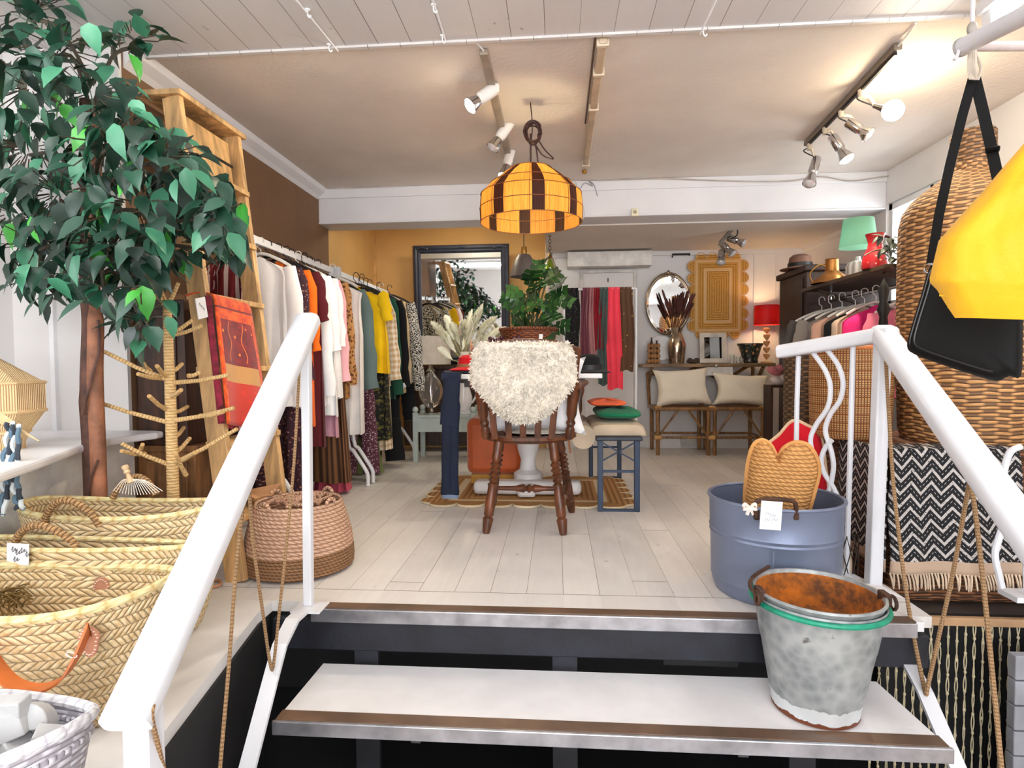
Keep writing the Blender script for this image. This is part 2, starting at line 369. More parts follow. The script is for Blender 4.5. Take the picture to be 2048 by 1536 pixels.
struct(MB().prism([(-1.93, 2.539), (-1.93, 2.3), (-1.9, 2.1), (-1.85, 1.4), (-2.499, 1.4), (-2.499, 2.539)], .574, None, (0, 0, .001)).build('wall_ledge', M((236, 232, 226), .6), smooth=False))

# ------------------------------------------------------------------ staircase
st = thing('staircase', 'open white stairs with brown and metal nosings rising to the shop floor', 'stairs', (.1, 1.9, -.8))
TREADM = M((229, 228, 230), .45, 0., .04, 4., .0015, 30.)
NOSE = M((98, 74, 56), .45, 0., .18, 5., .001, 80.)
ALU = M((178, 178, 184), .35, .85, .12, 12., .001, 60.)
def tread(y0, y1, z, x0, x1):
    MB().prism([(x0, y0), (x1, y0), (x1-.02, y1), (x0+.01, y1)], .035, None, (0, 0, z-.035)).build('tread', TREADM, st, smooth=False)
    MB().box(x0-.004, x1+.004, y0-.002, y0+.048, z-.004, z+.0015).build('nosing', NOSE, st, smooth=False, bevel=.001)
    MB().box(x0-.012, x1+.012, y0-.012, y0, z-.045, z-.001).build('metal_edge', ALU, st, smooth=False, bevel=.003)
tread(1.73, 2.07, -.2, -.875, 1.1); tread(1.45, 1.79, -.4, -.885, 1.12)
MB().box(-.9, 1.25, 2.098, 2.142, -.036, -.002).build('landing_board', TREADM, st, smooth=False)
MB().box(-.9, 1.22, 2.09, 2.135, -.002, .002).build('nosing', NOSE, st, smooth=False)
MB().box(-.915, 1.22, 2.08, 2.093, -.052, -.002).build('metal_edge', ALU, st, smooth=False, bevel=.003)
MB().box(-1.07, 1.27, 2.1, 2.14, -.165, -.052).build('riser_beam', NAVY, st, smooth=False, bevel=.004)
for x in (-.72, .02, .86): MB().box(x-.045, x+.045, 2.12, 2.14, -.8, -.165).build('bracket', M((44, 46, 54), .5), st, smooth=False)
MB().box(.42, .72, 2.4, 2.5, -.34, -.24).build('junction_box', M((48, 50, 56), .5), st, smooth=False, bevel=.006)
for x, z in ((-.8, -.24), (-.45, -.27), (.55, -.27)): MB().bar((x, 2.06, z-.03), (x, 1.78, z-.0), .03, .04).build('bracket', M((60, 58, 58), .5), st, smooth=False)
for pts in ([(-.3, 2.2, -.17), (-.05, 2.3, -.23), (.2, 2.35, -.28)], [(.4, 2.25, -.2), (.55, 2.3, -.24), (.75, 2.25, -.17)]):
    MB().tube(cr(pts), .004, 6).build('cable', M((60, 56, 52), .6), st)

# ------------------------------------------------------------------ railings
lr = thing('stair_railing', 'white railing on the left of the stairs with flat handrail', 'railing', (-.9, 1.6, 0))
def rail(pts, w, t, par, n=16):
    mb = MB()
    def ring(p, d, side):
        sd = V(side); nrm = d.cross(sd); nrm = nrm if nrm.z > 0 else -nrm; out = []
        for j in range(n):
            a = 2*pi*(j+.5)/n; cx = cos(a); cy = sin(a); e = .45
            out.append(p+sd*(w/2*math.copysign(abs(cx)**e, cx))+nrm*(t/2*math.copysign(abs(cy)**e, cy)+(.012*(1-cx*cx) if cy > 0 else 0)))
        return out
    pts = [V(p) for p in pts]; vs = []; k = len(pts)
    for i, p in enumerate(pts):
        d = (pts[min(i+1, k-1)]-pts[max(i-1, 0)]).normalized(); sd = d.cross(V((0, 0, 1))).normalized()
        vs += ring(p, d, sd)
    fs = [(i*n+j, i*n+(j+1) % n, i*n+n+(j+1) % n, i*n+n+j) for i in range(k-1) for j in range(n)]+[tuple(range(n))[::-1], tuple(range(k*n-n, k*n))]
    return mb.add(vs, fs).build('handrail', WHITEM, par, ang=1.0)
lt = P(612, 650, Y=2.08); lb = P(262, 1428, Y=1.0)
d = (lb-lt).normalized()
rail([lt-d*.03, lt, lerp(lt, lb, .5), lb, lb+d*.02], .088, .045, lr)
LT = V((-.92, 2.09, 0))
MB().bar(V((-.925, 2.09, .0)), lt+d*.0+V((0, .0, -.01)), .032, .032, (1, 0, 0)).build('post', WHITEM, lr, smooth=False, bevel=.005)
MB().box(lb.x-.02, lb.x+.03, lb.y+.0, lb.y+.05, -.8, lb.z+.0).build('post', WHITEM, lr, smooth=False, bevel=.005)
sp = [P(612, 1216, X=-.925), P(585, 1240, X=-.925), P(560, 1290, X=-.915), P(545, 1345, X=-.91), P(495, 1536, X=-.885)]
sp.append(sp[-1]+(sp[-1]-sp[-2])*.6)
MB().strip(sp, (1, 0, 0), .048, .012).build('stringer', WHITEM, lr, smooth=False)
MB().box(-.97, -.86, 2.03, 2.13, .0, .006).build('base_plate', WHITEM, lr, smooth=False, bevel=.002)
rr = thing('stair_railing', 'white railing on the right of the stairs turning level at the newel', 'railing', (1.28, 2.3, 0))
nw = P(1768, 672, Y=2.43); dn = P(1978, 963, Y=1.746); le = P(1562, 706, Y=2.75)
sl = (dn-nw)/(nw.y-dn.y)
rail([nw-sl*.02, nw+sl*.06, dn, nw+sl*1.25], .095, .05, rr)
rail([nw+V((.015, -.03, 0)), nw, lerp(nw, le, .5), le], .085, .048, rr)
nb = P(1748, 1172, Z=0)
MB().bar((nb.x, 2.43, 0), (nw.x-.005, 2.43, nw.z-.01), .05, .05, (1, 0, 0)).build('newel_post', WHITEM, rr, smooth=False, bevel=.006)
def rpt(x, y):                                                  # on the level part of the railing
    t = (1765-x)/(1765-1562); return P(x, y, Y=lerp(2.43, 2.75, t))
for pts in ([(1597, 712), (1594, 800), (1590, 1060)], [(1706, 685), (1702, 850), (1693, 1146)]):
    MB().tube([rpt(*p) for p in pts], .011, 8).build('baluster', WHITEM, rr)
for pts in ([(1625, 704), (1650, 740), (1661, 775), (1655, 815), (1632, 850), (1621, 880), (1628, 918), (1633, 945), (1626, 975), (1621, 1000), (1622, 1070)],
            [(1652, 697), (1676, 730), (1686, 765), (1680, 800), (1660, 830), (1651, 862), (1662, 900), (1667, 934), (1660, 975), (1652, 1000), (1650, 1080)],
            [(1664, 880), (1651, 895), (1643, 918), (1648, 945), (1668, 978), (1676, 1010), (1670, 1090)]):
    MB().tube(cr([rpt(*p) for p in pts]), .0105, 8).build('curved_baluster', WHITEM, rr)
MB().strip([rpt(1590, 1068), rpt(1693, 1148), rpt(1748, 1178)], (0, 0, 1), .02, .03).build('bottom_rail', WHITEM, rr, smooth=False)
sp = [V((1.25, 2.42, -.04)), P(1760, 1258, X=1.24), P(1796, 1285, X=1.22), P(1850, 1385, X=1.2), P(1915, 1536, X=1.18)]
sp.append(sp[-1]+(sp[-1]-sp[-2])*.5)
MB().strip(sp, (1, 0, 0), .048, .012).build('stringer', WHITEM, rr, smooth=False)
sc = thing('curved_railing_piece', 'white S-curved iron baluster standing on a plate at right platform edge', 'railing', (1.75, 2.36, 0))
MB().tube(cr([P(x, y, Y=2.36) for x, y in ((2042, 893), (2020, 905), (2008, 945), (2014, 1000), (2010, 1040), (1998, 1075), (1990, 1110), (1998, 1150), (2004, 1175))]), .012, 8).build('curved_baluster', WHITEM, sc)
MB().box(1.72, 2.2, 2.33, 2.43, -.02, .0).build('base_plate', WHITEM, sc, smooth=False)
MB().tube([P(2052, 1110, Y=2.36), P(2054, 1178, Y=2.36)], .012, 8).build('post', WHITEM, sc)
def cord(name, pts, r, label, cat='twine'):
    return tag(MB().tube(cr(pts, 5), r, 7).build(name, TWINE), label, cat)
cord('twine', [P(487, 1010, X=-.875), P(472, 1140, X=-.875), P(458, 1330, X=-.86), P(440, 1540, X=-.85), P(436, 1620, X=-.85)], .005, 'brown twine hanging straight down from left handrail beside the jute basket')
cord('twine', [P(600, 715, X=-.9), P(590, 900, X=-.9), P(576, 1060, X=-.9), P(558, 1230, X=-.9), P(547, 1330, X=-.905), P(540, 1325, X=-.905), P(525, 1220, X=-.9), P(507, 1090, X=-.89), P(499, 985, X=-.88)], .005, 'brown twine tied in a V around the left stair bar')
cord('twine', [P(375, 1270, X=-.78), P(340, 1345, X=-.77), P(314, 1392, X=-.75), P(303, 1430, X=-.74), P(316, 1490, X=-.75), P(332, 1560, X=-.76)], .0045, 'brown twine wound under the lower end of the left handrail')
cord('twine', [P(1772, 722, Y=2.36), P(1778, 830, Y=2.36), P(1788, 980, Y=2.3), P(1815, 1200, Y=2.15), P(1848, 1372, X=1.2), P(1856, 1368, X=1.2), P(1878, 1270, X=1.3), P(1905, 1150, X=1.33), P(1938, 968, X=1.29)], .0068, 'jute twine tied in a V from the right newel to the stair bar')
cord('twine', [P(1940, 966, X=1.285), P(1950, 1020, X=1.28), P(1968, 1180, X=1.28), P(1985, 1350, X=1.27), P(2004, 1545, X=1.26)], .0068, 'jute twine hanging from sloping right handrail over the chevron rug')
# ------------------------------------------------------------------ ceiling lamps
TUBE = glow('fluorescent_tube_glow', (1, .985, .95), 42)
def fluo(label, c, L, along, grp=None):
    t = thing('fluorescent_light', label, 'ceiling light', c, grp); x, y, z = c; a, b = (L/2, .045) if along == 'x' else (.045, L/2)
    MB().box(x-a, x+a, y-b, y+b, z-.05, z).build('housing', WHITE, t, smooth=False, bevel=.006)
    for s in (-1, 1):
        e = V((s*(L/2-.03), 0, 0)) if along == 'x' else V((0, s*(L/2-.03), 0))
        MB().obox(V(c)+e+V((0, 0, -.08)), (.05, .05, .07)).build('tube_holder', WHITE, t, smooth=False)
    d = V((L/2-.05, 0, 0)) if along == 'x' else V((0, L/2-.05, 0))
    MB().tube([V(c)-d+V((0, 0, -.085)), V(c)+d+V((0, 0, -.085))], .019, 10).build('tube', TUBE, t)
fe = P(1988, 36, Z=2.215)
fluo('white fluorescent tube fitting at the top right corner of the photo', (fe.x+.01, fe.y-.575, 2.3), 1.25, 'y')
fluo('white fluorescent tube fitting across the boarded ceiling over the stairs', (-1.45, 1.0, 2.3), 1.4, 'x')
fluo('white fluorescent tube fitting on the boarded ceiling nearer the shop window', (-.3, -1.0, 2.3), 1.5, 'x')
WARM = glow('warm_bulb', (1, .86, .62), 40); WARM2 = glow('pendant_bulb', (1, .85, .5), 25)
def bullet(t, p, q, mat, lit, R=.03, rim=.038):
    "lamp head from socket p to face q"
    p = V(p); q = V(q); d = q-p; L = d.length; Mx = d.to_track_quat('Z', 'Y').to_matrix()
    h = MB().lathe([(0, 0), (R*.8, .0), (R*.9, .01), (R*.9, L*.55), (R*.7, L*.6), (R*.75, L*.66), (R*.7, L*.66)], 18, p, Mx).build('head', mat, t)
    b = MB().lathe([(R*.7, L*.64), (R*.8, L*.72), (rim, L*.95), (rim, L)], 18, p, Mx).build('reflector', CHROME, h)
    MB().lathe([(rim*.96, L*.985), (rim*.7, L*1.06), (0, L*1.1)], 18, p, Mx).build('bulb', WARM if lit else M((222, 222, 226), .1, .4, .02, 5., 0.), h)
    return q, d.normalized()
tl = thing('track_light', 'white ceiling track of three spotlights left of the pendant lamp', 'track light', (-.33, 3.3, H1-.03))
MB().box(-.35, -.31, 2.72, 4.2, H1-.028, H1).build('track', M((150, 136, 122), .5), tl, smooth=False, bevel=.004)
MB().tube(cr([(-.33, 2.72, H1-.012), (-.36, 2.64, H1-.006)]), .004, 6).build('cable', WHITE, tl)
SPW = M((236, 232, 226), .35, 0., .02, 4., 0.)
for b, e, lit in (((988, 178, 3.05), (940, 212, 3.0), True), ((1020, 245, 3.6), (985, 296, 3.55), False), ((1024, 292, 4.05), (1008, 352, 4.0), True)):
    p = P(*b[:2], Y=b[2]); q = P(*e[:2], Y=e[2])
    MB().bar((p.x*.5-.165, p.y, H1-.02), p+V((0, 0, .0)), .03, .04).build('bracket', SPW, tl, smooth=False, bevel=.006)
    MB().obox(p, (.05, .045, .05), rz(.3)).build('gimbal', SPW, tl, smooth=False, bevel=.01)
    q, d = bullet(tl, p, q, SPW, lit, .036, .04)
    if lit: light('spot_lamp', 'SPOT', q+d*.03, 16 if e[0] > 1000 else 26, (1, .88, .66), .03, q+d, spot=2.0)
tr = thing('track_light', 'chrome ceiling track of four spotlights on the right', 'track light', (1.58, 3.3, H1-.03))
a = P(1797, 92, Z=H1-.02); b = P(1613, 288, Z=H1-.02)
MB().bar(a, b, .035, .03, (1, 0, 0)).build('track', M((120, 106, 92), .5), tr, smooth=False, bevel=.004)
MB().bar(lerp(a, b, .02)+V((.0, 0, -.022)), lerp(a, b, .98)+V((0, 0, -.022)), .012, .012).build('conductor', BLACK, tr, smooth=False)
MB().tube(cr([a, P(1818, 66, Z=H1-.01), P(1832, 46, Z=H1-.015)]), .005, 6).build('cable', SPW, tr)
ARM = M((216, 202, 180), .4, .3, .03, 4., 0.)
for t, mid, p, q, lit in ((.32, (1748, 211), (1752, 213), (1786, 221), 'g'), (.53, (1710, 246), (1695, 244), (1738, 270), 0), (.73, (1668, 270), (1664, 272), (1694, 318), 1), (.95, (1628, 312), (1634, 316), (1618, 368), 0)):
    o = lerp(a, b, t); Y = o.y; mp = P(*mid, Y=Y)
    MB().tube([o+V((0, 0, -.02)), o+V((0, 0, -.06))], .016, 10).build('adapter', ARM, tr)
    MB().tube(cr([o+V((0, 0, -.05)), lerp(o, mp, .6), mp]), .011, 8).build('arm', ARM, tr)
    MB().tube(cr([o+V((-.02, 0, -.05)), lerp(o, mp, .6)+V((-.05, 0, -.01)), P(*p, Y=Y)]), .004, 6).build('flex', BLACK, tr)
    if lit == 'g':
        p = mp; q = P(*q, Y=Y-.06)
        MB().tube([p, lerp(p, q, .55)], [.012, .02], 10).build('head', CHROME, tr)
        MB().ball(q, .05, 18, 12).build('bulb', WARM, tr)
        light('spot_lamp', 'POINT', q+V((.02, -.07, 0)), 4.5, (1, .78, .46), .05)
    else:
        q, d = bullet(tr, P(*p, Y=Y), P(*q, Y=Y-.05), CHROME, lit, .032, .042)
        if lit: light('spot_lamp', 'SPOT', q+d*.03, 40, (1, .86, .62), .03, q+d, spot=1.9)
ts = thing('track_light', 'small chrome three-spot bar on the low ceiling at back right', 'track light', (1.9, 5.6, 2.03))
o = P(1478, 452, Y=5.35)
MB().bar(P(1470, 452, Y=5.3), P(1440, 486, Y=5.4), .03, .02).build('track', M((130, 122, 112), .4, .6), ts, smooth=False, bevel=.003)
MB().tube([P(1465, 456, Y=5.3), P(1455, 462, Y=5.32)+V((0, 0, .07))], .012, 8).build('stem', CHROME, ts)
for p, q in (((1456, 475), (1488, 487)), ((1440, 486), (1466, 508)), ((1444, 502), (1442, 526))):
    bullet(ts, P(*p, Y=5.4), P(*q, Y=5.34), CHROME, 0, .036, .04)
MB().tube(cr([P(1475, 458, Y=5.3), P(1474, 470, Y=5.32), P(1462, 478, Y=5.36)]), .006, 6).build('flex', BLACK, ts)
# pipe, cables and fittings on the ceiling and beam
pp = thing('ceiling_pipe', 'beige boxed pipe running along the ceiling right of the pendant', 'pipe', (.21, 3.5, H1-.04))
x = .205
MB().box(x-.02, x+.02, 2.66, 4.3, H1-.035, H1).build('casing', M((196, 176, 150), .5), pp, smooth=False, bevel=.008)
for y in (2.68, 2.95, 3.35, 4.28): MB().box(x-.028, x+.028, y-.012, y+.012, H1-.042, H1).build('clip', M((214, 196, 172), .5), pp, smooth=False, bevel=.004)
MB().tube([(x-.035, 2.66, H1-.006), (x-.035, 3.6, H1-.006)], .005, 6).build('cable', M((90, 72, 58)), pp)
MB().lathe([(0, -.03), (.018, -.025), (.02, -.005), (.01, 0)], 12, (x, 4.48, H1)).build('hook_plate', BRASS, pp)
cb = thing('wall_cable', 'thin white cable clipped in loops along the top of the beam', 'cable', (1.2, 4.73, 2.2))
pts = [P(x, y, Y=4.725) for x, y in ((1105, 358), (1200, 360), (1310, 357), (1400, 360), (1500, 363), (1580, 362), (1640, 353), (1700, 362), (1760, 354), (1790, 350))]
MB().tube(cr(pts), .005, 6).build('cable', M((178, 166, 156), .5), cb)
MB().tube(cr([P(x, y, Y=4.725) for x, y in ((1160, 378), (1170, 366), (1185, 372), (1178, 362), (1188, 370), (1195, 392))]), .003, 6).build('loose_end', M((150, 150, 156)), cb)
MB().tube(cr([P(x, y, Y=4.725) for x, y in ((1151, 360), (1158, 385), (1166, 410), (1169, 430), (1160, 448))]), .003, 6).build('loose_end', M((214, 210, 206)), cb)
MB().tube(cr([P(x, y, Y=4.725) for x, y in ((640, 377), (760, 374), (900, 366), (960, 362))]), .004, 6).build('cable', M((200, 190, 182), .5), cb)
pl = tag(MB().box(*[q for pq in zip(P(1137, 383, Y=4.70), P(1150, 370, Y=4.737)) for q in pq]).build('electric_plug', BLACK, smooth=False, bevel=.008), 'small black plug on the beam right of the pendant shade', 'plug')
bx = thing('alarm_sensor', 'small cream sensor box on the beam right of centre', 'sensor', P(1270, 424, Y=4.73))
p = P(1270, 424, Y=4.71); MB().box(p.x-.028, p.x+.028, p.y, 4.735, p.z-.03, p.z+.03).build('case', M((224, 218, 190), .4), bx, bevel=.006)
MB().box(p.x-.012, p.x+.012, p.y-.004, p.y, p.z-.012, p.z+.012).build('lens', M((150, 140, 110), .3), bx)
for i, (x, y) in enumerate(((867, 10), (885, 72), (658, 90), (1407, 58), (615, 20))):
    p = P(x, y, Z=H1-.012); t = thing('ceiling_hook', ['small white hook on the boarded ceiling at the top edge', 'white hook at the end of the boarded ceiling above left spotlights', 'white hook at the boarded ceiling edge nearest the ladder', 'white hook with a thread on the boarded ceiling at right', 'small white hook in the boarded ceiling above the ladder'][i], 'hook', p)
    MB().tube(cr([p+V((0, 0, .0)), p+V((0, 0, -.02)), p+V((.008, 0, -.03)), p+V((.014, 0, -.022))]), .003, 6).build('hook', WHITE, t)
    MB().lathe([(0, -.004), (.01, -.003), (.011, .002)], 10, p).build('plate', WHITE, t)
for lab, p, q in (('thin white rod along the boarded ceiling above the ladder', (583, -12), (676, 102)), ('thin white rod along the boarded ceiling above the left spotlights', (862, -12), (892, 84)), ('thin white rod along the boarded ceiling right of the pendant lamp', (1438, -12), (1400, 68))):
    tag(MB().tube([P(*p, Z=H1-.03), P(*q, Z=H1-.03)], .0035, 6).build('ceiling_rod', WHITE), lab, 'rod')
# ------------------------------------------------------------------ pendant lamp with the raffia shade
pc = P(1062, 400, Y=3.3)
pd = thing('pendant_lamp', 'glowing orange and brown raffia pendant lampshade hanging in the middle', 'pendant lamp', (pc.x, pc.y, 1.7))
b = Bd('raffia_shade'); x, y, z = b.xyz(); ang = b.m('ARCTAN2', y-pc.y*0, x); u = ang/(2*pi)
u_, v_, _ = b.xyz('UV'); ns = b.noise(1., b.vec(u_*260., v_*5.), 3.)
gs = (u_*8/(2*pi*.283)+.02).fr(); dk = gs.lt(.3)
colr = b.mix(dk, b.mix(b.rmp(ns, .3, .7), lin((200, 120, 38)), lin((238, 178, 80))), b.mix(b.rmp(ns, .3, .7), lin((24, 9, 6)), lin((70, 30, 14))))
RAF = b.fin(colr, .6, 0., ns, .003, .7)
tn = b.n('ShaderNodeBsdfTranslucent'); b.nt.links.new(colr.k, tn.inputs[0]); mx = b.n('ShaderNodeMixShader'); mx.inputs[0].default_value = .55
b.nt.links.new(b.bs.outputs[0], mx.inputs[1]); b.nt.links.new(tn.outputs[0], mx.inputs[2]); b.nt.links.new(mx.outputs[0], b.nt.nodes['Material Output'].inputs[0])
prof = [(.115, 1.965), (.17, 1.925), (.225, 1.88), (.277, 1.825), (.283, 1.75), (.28, 1.675)]
MB().lathe(prof, 40, (pc.x, pc.y, 0)).build('lamp_shade', RAF, pd, ang=.3)
fr = MB()
for r, z in ((.116, 1.966), (.226, 1.881), (.279, 1.825), (.284, 1.75), (.281, 1.674)): fr.tube(arc((pc.x, pc.y, z), r, 0, 2*pi, 40, (1, 0, 0), (0, 1, 0))[:-1], .0022, 6, True)
for k in range(8): fr.tube([(pc.x+r*1.005*cos(k*pi/4+.02), pc.y+r*1.005*sin(k*pi/4+.02), z) for r, z in prof], .002, 6)
fr.build('frame', M((120, 66, 26), .6), pd)
CORD = M((58, 28, 20), .6)
MB().tube([(pc.x, pc.y, 1.86), (pc.x, pc.y, 2.16)], .005, 6).tube(cr([(pc.x, pc.y, 2.1), (pc.x+.01, pc.y, 2.2), (pc.x, pc.y, H1)]), .003, 6).build('cord', CORD, pd)
MB().tube(cr([P(1078, 350, Y=3.3), P(1073, 300, Y=3.3), P(1068, 285, Y=3.3), P(1085, 310, Y=3.3), P(1107, 318, Y=3.3), P(1090, 300, Y=3.3), P(1078, 282, Y=3.3)]), .004, 6).build('loose_cord', CORD, pd)
cc = P(1066, 265, Y=3.3); coil = MB()
for k in range(9):
    rr = random.Random(k); ax = rr.uniform(.03, .05); az = rr.uniform(.045, .06)
    coil.tube([cc+V((ax*cos(t*pi/9)+rr.uniform(-.004, .004), (k-4)*.006+.01*sin(t*pi/9+k), az*sin(t*pi/9))) for t in range(18)], .0042, 6, True)
coil.build('cord_coil', CORD, pd)
MB().lathe([(0, 1.86), (.018, 1.86), (.02, 1.82), (.016, 1.8)], 12, (pc.x, pc.y, 0)).build('lamp_holder', BRASS, pd)
MB().ball((pc.x, pc.y, 1.775), .03, 16, 10).build('bulb', WARM2, pd)
light('pendant_bulb', 'POINT', (pc.x, pc.y, 1.775), 15, (1, .83, .5), .035)
# two small hanging lamps at the back
gl = P(1048, 540, Y=5.2)
t = thing('pendant_lamp', 'small grey metal pendant lamp with brass cap beside the plant', 'pendant lamp', gl)
MB().lathe([(.025, .14), (.055, .13), (.085, .08), (.11, 0), (.125, -.06), (.122, -.06), (.10, .0), (.05, .1)], 28, gl).build('lamp_shade', M((112, 104, 100), .45, .3), t)
MB().lathe([(.0, .2), (.024, .2), (.027, .17), (.027, .13), (.0, .13)], 16, gl).build('cap', BRASS, t)
MB().tube([gl+V((0, 0, .2)), (gl.x, gl.y, 2.33)], .004, 6).build('cord', BLACK, t)
gg = P(1100, 545, Y=5.3)
t = thing('pendant_lamp', 'green glass teardrop pendant hanging on a black chain behind plant', 'pendant lamp', gg)
MB().lathe([(.012, .14), (.03, .12), (.05, .07), (.078, -.01), (.08, -.06), (.05, -.11), (.045, -.11), (.074, -.06), (.072, -.01), (.044, .07), (.02, .12)], 24, gg).build('lamp_shade', glass('green_glass', (178, 200, 60), .05, .85), t)
MB().lathe([(0, .17), (.012, .17), (.02, .14), (.03, .12), (0, .12)], 12, gg).build('cap', BRASS, t)
ch = MB()
for k in range(9): ch.tube(arc(gg+V((0, 0, .185+k*.03)), .011, 0, 2*pi, 10, (1, 0, 0) if k % 2 else (0, 1, 0), (0, 0, 1.6))[:-1], .003, 5, True)
ch.build('chain', BLACK, t)

cl = thing('added_fill_light', 'round ceiling light of the back room behind the beam', 'ceiling light', (-.9, 5.45, 2.33))  # added out of sight to brighten the yellow wall, no lamp known here
MB().lathe([(0, 0), (.14, 0), (.14, -.03), (.0, -.03)], 28, (-.9, 5.45, 2.33)).build('base', WHITE, cl); MB().lathe([(.13, -.03), (.12, -.07), (.07, -.09), (0, -.095)], 28, (-.9, 5.45, 2.33)).build('diffuser', glow('added_fill_glow', (1, .9, .7), 26), cl)
# ------------------------------------------------------------------ left: straw baskets
STRAW = braid('plaited_straw', (240, 216, 172), (210, 176, 124), .024, .02, .006)
STRAW2 = braid('plaited_straw_pale', (242, 220, 178), (218, 186, 136), .024, .02, .006)
STRAWR = rope('straw_rim', (238, 220, 168), (206, 176, 116), .05, .02, .002)
LEATHER = M((196, 104, 44), .45, 0., .12, 9., .001, 90.); PATCH = M((188, 132, 104), .5, 0., .1, 9., .001)
STITCH = M((238, 216, 196), .7)
def oval(c, a, b, t, e=.8):
    cx = cos(t); sy = sin(t); return V((c[0]+a*math.copysign(abs(cx)**e, cx), c[1]+b*math.copysign(abs(sy)**e, sy), 0))
def basket(name, label, cat, c, a, b, h, bot, mat, rim, wav=.0, rimr=.008, seed=0, group=None, belly=0):
    t = thing(name, label, cat, (c[0], c[1], c[2] if len(c) > 2 else 0), group); z0 = t.location.z
    pr = [(0, .004), (bot*.6, 0), (bot*.94, .002), (bot, .02)]
    for i in range(1, 9): q = i/8; pr.append((bot+(1-bot)*q**.8+belly*sin(pi*q), .02+(h-.02)*q))
    for i in range(8, 0, -1): q = i/8; pr.append((bot+(1-bot)*q**.8+belly*sin(pi*q)-.035, .02+(h-.02)*q))
    pr.append((0, .025)); L = [0]
    for i in range(1, len(pr)): L.append(L[-1]+math.hypot((pr[i][0]-pr[i-1][0])*(a+b)/2, pr[i][1]-pr[i-1][1]))
    per = pi*(a+b); n = 72; k = len(pr)
    def pt(i, j):
        s, z = pr[j]; th = 2*pi*i/n; p = oval(c, a*max(s, .002), b*max(s, .002), th)
        p.z = z0+z*(1+wav*(z/h)*cos(2*th+seed)); return p
    mb = MB(); vs = [pt(i, j) for j in range(k) for i in range(n)]
    fs = []; us = []
    for j in range(k-1):
        for i in range(n):
            i2 = (i+1) % n; fs.append((j*n+i, j*n+i2, j*n+n+i2, j*n+n+i)); us.append([(i/n*per, L[j]), ((i+1)/n*per, L[j]), ((i+1)/n*per, L[j+1]), (i/n*per, L[j+1])])
    mb.add(vs, fs, us).build('body', mat, t)
    MB().tube([pt(i, 11)*1 if 0 else (pt(i, 11)+pt(i, 12))/2 for i in range(n)], rimr, 8, True).build('rim', rim, t)
    return t, pt
def wrap_handle(t, p, q, hgt, lean, mat, r=.011, n=22):
    p = V(p); q = V(q); pts = []
    for i in range(n+1):
        s = i/n; pts.append(lerp(p, q, s)+V((0, 0, hgt*sin(pi*s)**.75))+V(lean)*sin(pi*s))
    MB().tube(pts, r, 8).build('handle', mat, t)
CORDH = rope('wrapped_cord', (186, 146, 98), (96, 66, 40), .012, .03, .004)
B1, f1 = basket('straw_basket', 'big oval straw basket at the back with two corded handles', 'basket', (-1.47, 1.88), .36, .13, .425, .7, STRAW2, STRAWR, .03, .009, 0)
wrap_handle(B1, P(88, 1048, Y=1.75), P(200, 1052, Y=1.75), .085, (0, -.02, 0), CORDH)
wrap_handle(B1, P(226, 996, Y=1.99), P(312, 990, Y=1.99), .07, (0, .01, 0), CORDH)
B2, f2 = basket('straw_basket', 'squashed straw basket in the middle with paper tag on its handle', 'basket', (-1.47, 1.66), .385, .06, .362, .8, STRAW2, STRAWR, .01, .008, 1)
wrap_handle(B2, P(32, 1082, Y=1.62), P(152, 1092, Y=1.62), .06, (0, -.02, .0), CORDH)
p = P(36, 1108, Y=1.58); tg = MB().obox(p, (.068, .002, .062), ry(.05)).build('price_tag', PAPER, B2, smooth=False)
sc_ = MB()
for k, (x0, y0) in enumerate(((22, 1098), (30, 1104), (40, 1100), (50, 1108), (26, 1118))):
    sc_.tube(cr([P(x0+dx, y0+dy, Y=1.577) for dx, dy in ((0, 3), (4, -5), (3, 6), (9, -2), (8, 4), (13, 0))], 5), .0007, 4)
sc_.build('handwriting', M((50, 50, 60)), tg)
MB().strip(cr([P(62, 1128, Y=1.66), P(80, 1110, Y=1.65), P(130, 1102, Y=1.64), P(185, 1106, Y=1.65), P(206, 1122, Y=1.66)]), (0, 1, .3), .028, .005).build('leather_handle', LEATHER, B2)
B3, f3 = basket('straw_basket', 'large straw basket in front with tan leather strap handles', 'basket', (-1.36, 1.43), .345, .185, .325, .76, STRAW, STRAWR, .045, .011, 0)
def patch(x, y, Y, dy):
    p = P(x, y, Y=Y); poly = [(.027*cos(a)*(1 if sin(a) > 0 else .8), .034*sin(a)) for a in [2*pi*i/20 for i in range(20)]]
    poly = [(px, py if py > 0 else py*1.15) for px, py in poly]; Mx = Matrix(((1, 0, 0), (0, 0, 1), (0, 1, 0)))
    pa = MB().prism(poly, .004, Mx, p).build('leather_patch', PATCH, B3)
    s = MB()
    for i in range(0, 20): s.ball(p+Mx@V((poly[i][0]*.82, poly[i][1]*.82, -.0012)), (.003, .0015, .0016), 6, 4)
    s.build('stitching', STITCH, pa)
for x in (52, 203): patch(x, 1178, 1.6, -1)
for x in (178, -8): patch(x, 1282, 1.262, -1)
MB().strip(cr([P(178, 1258, Y=1.255), P(172, 1270, Y=1.245), P(150, 1320, Y=1.225), P(118, 1362, Y=1.2), P(70, 1378, Y=1.19), P(20, 1362, Y=1.2), P(-20, 1310, Y=1.23), P(-28, 1262, Y=1.25)], 6), (.3, -1, .0), .04, .005).build('leather_handle', LEATHER, B3)
MB().tube(arc(P(143, 1310, Y=1.222), .022, 0, 2*pi, 16, (1, -.5, .1), (0, .2, .12))[:-1], .0012, 5, True).build('elastic_loop', M((238, 214, 216)), B3)
ml = MB()
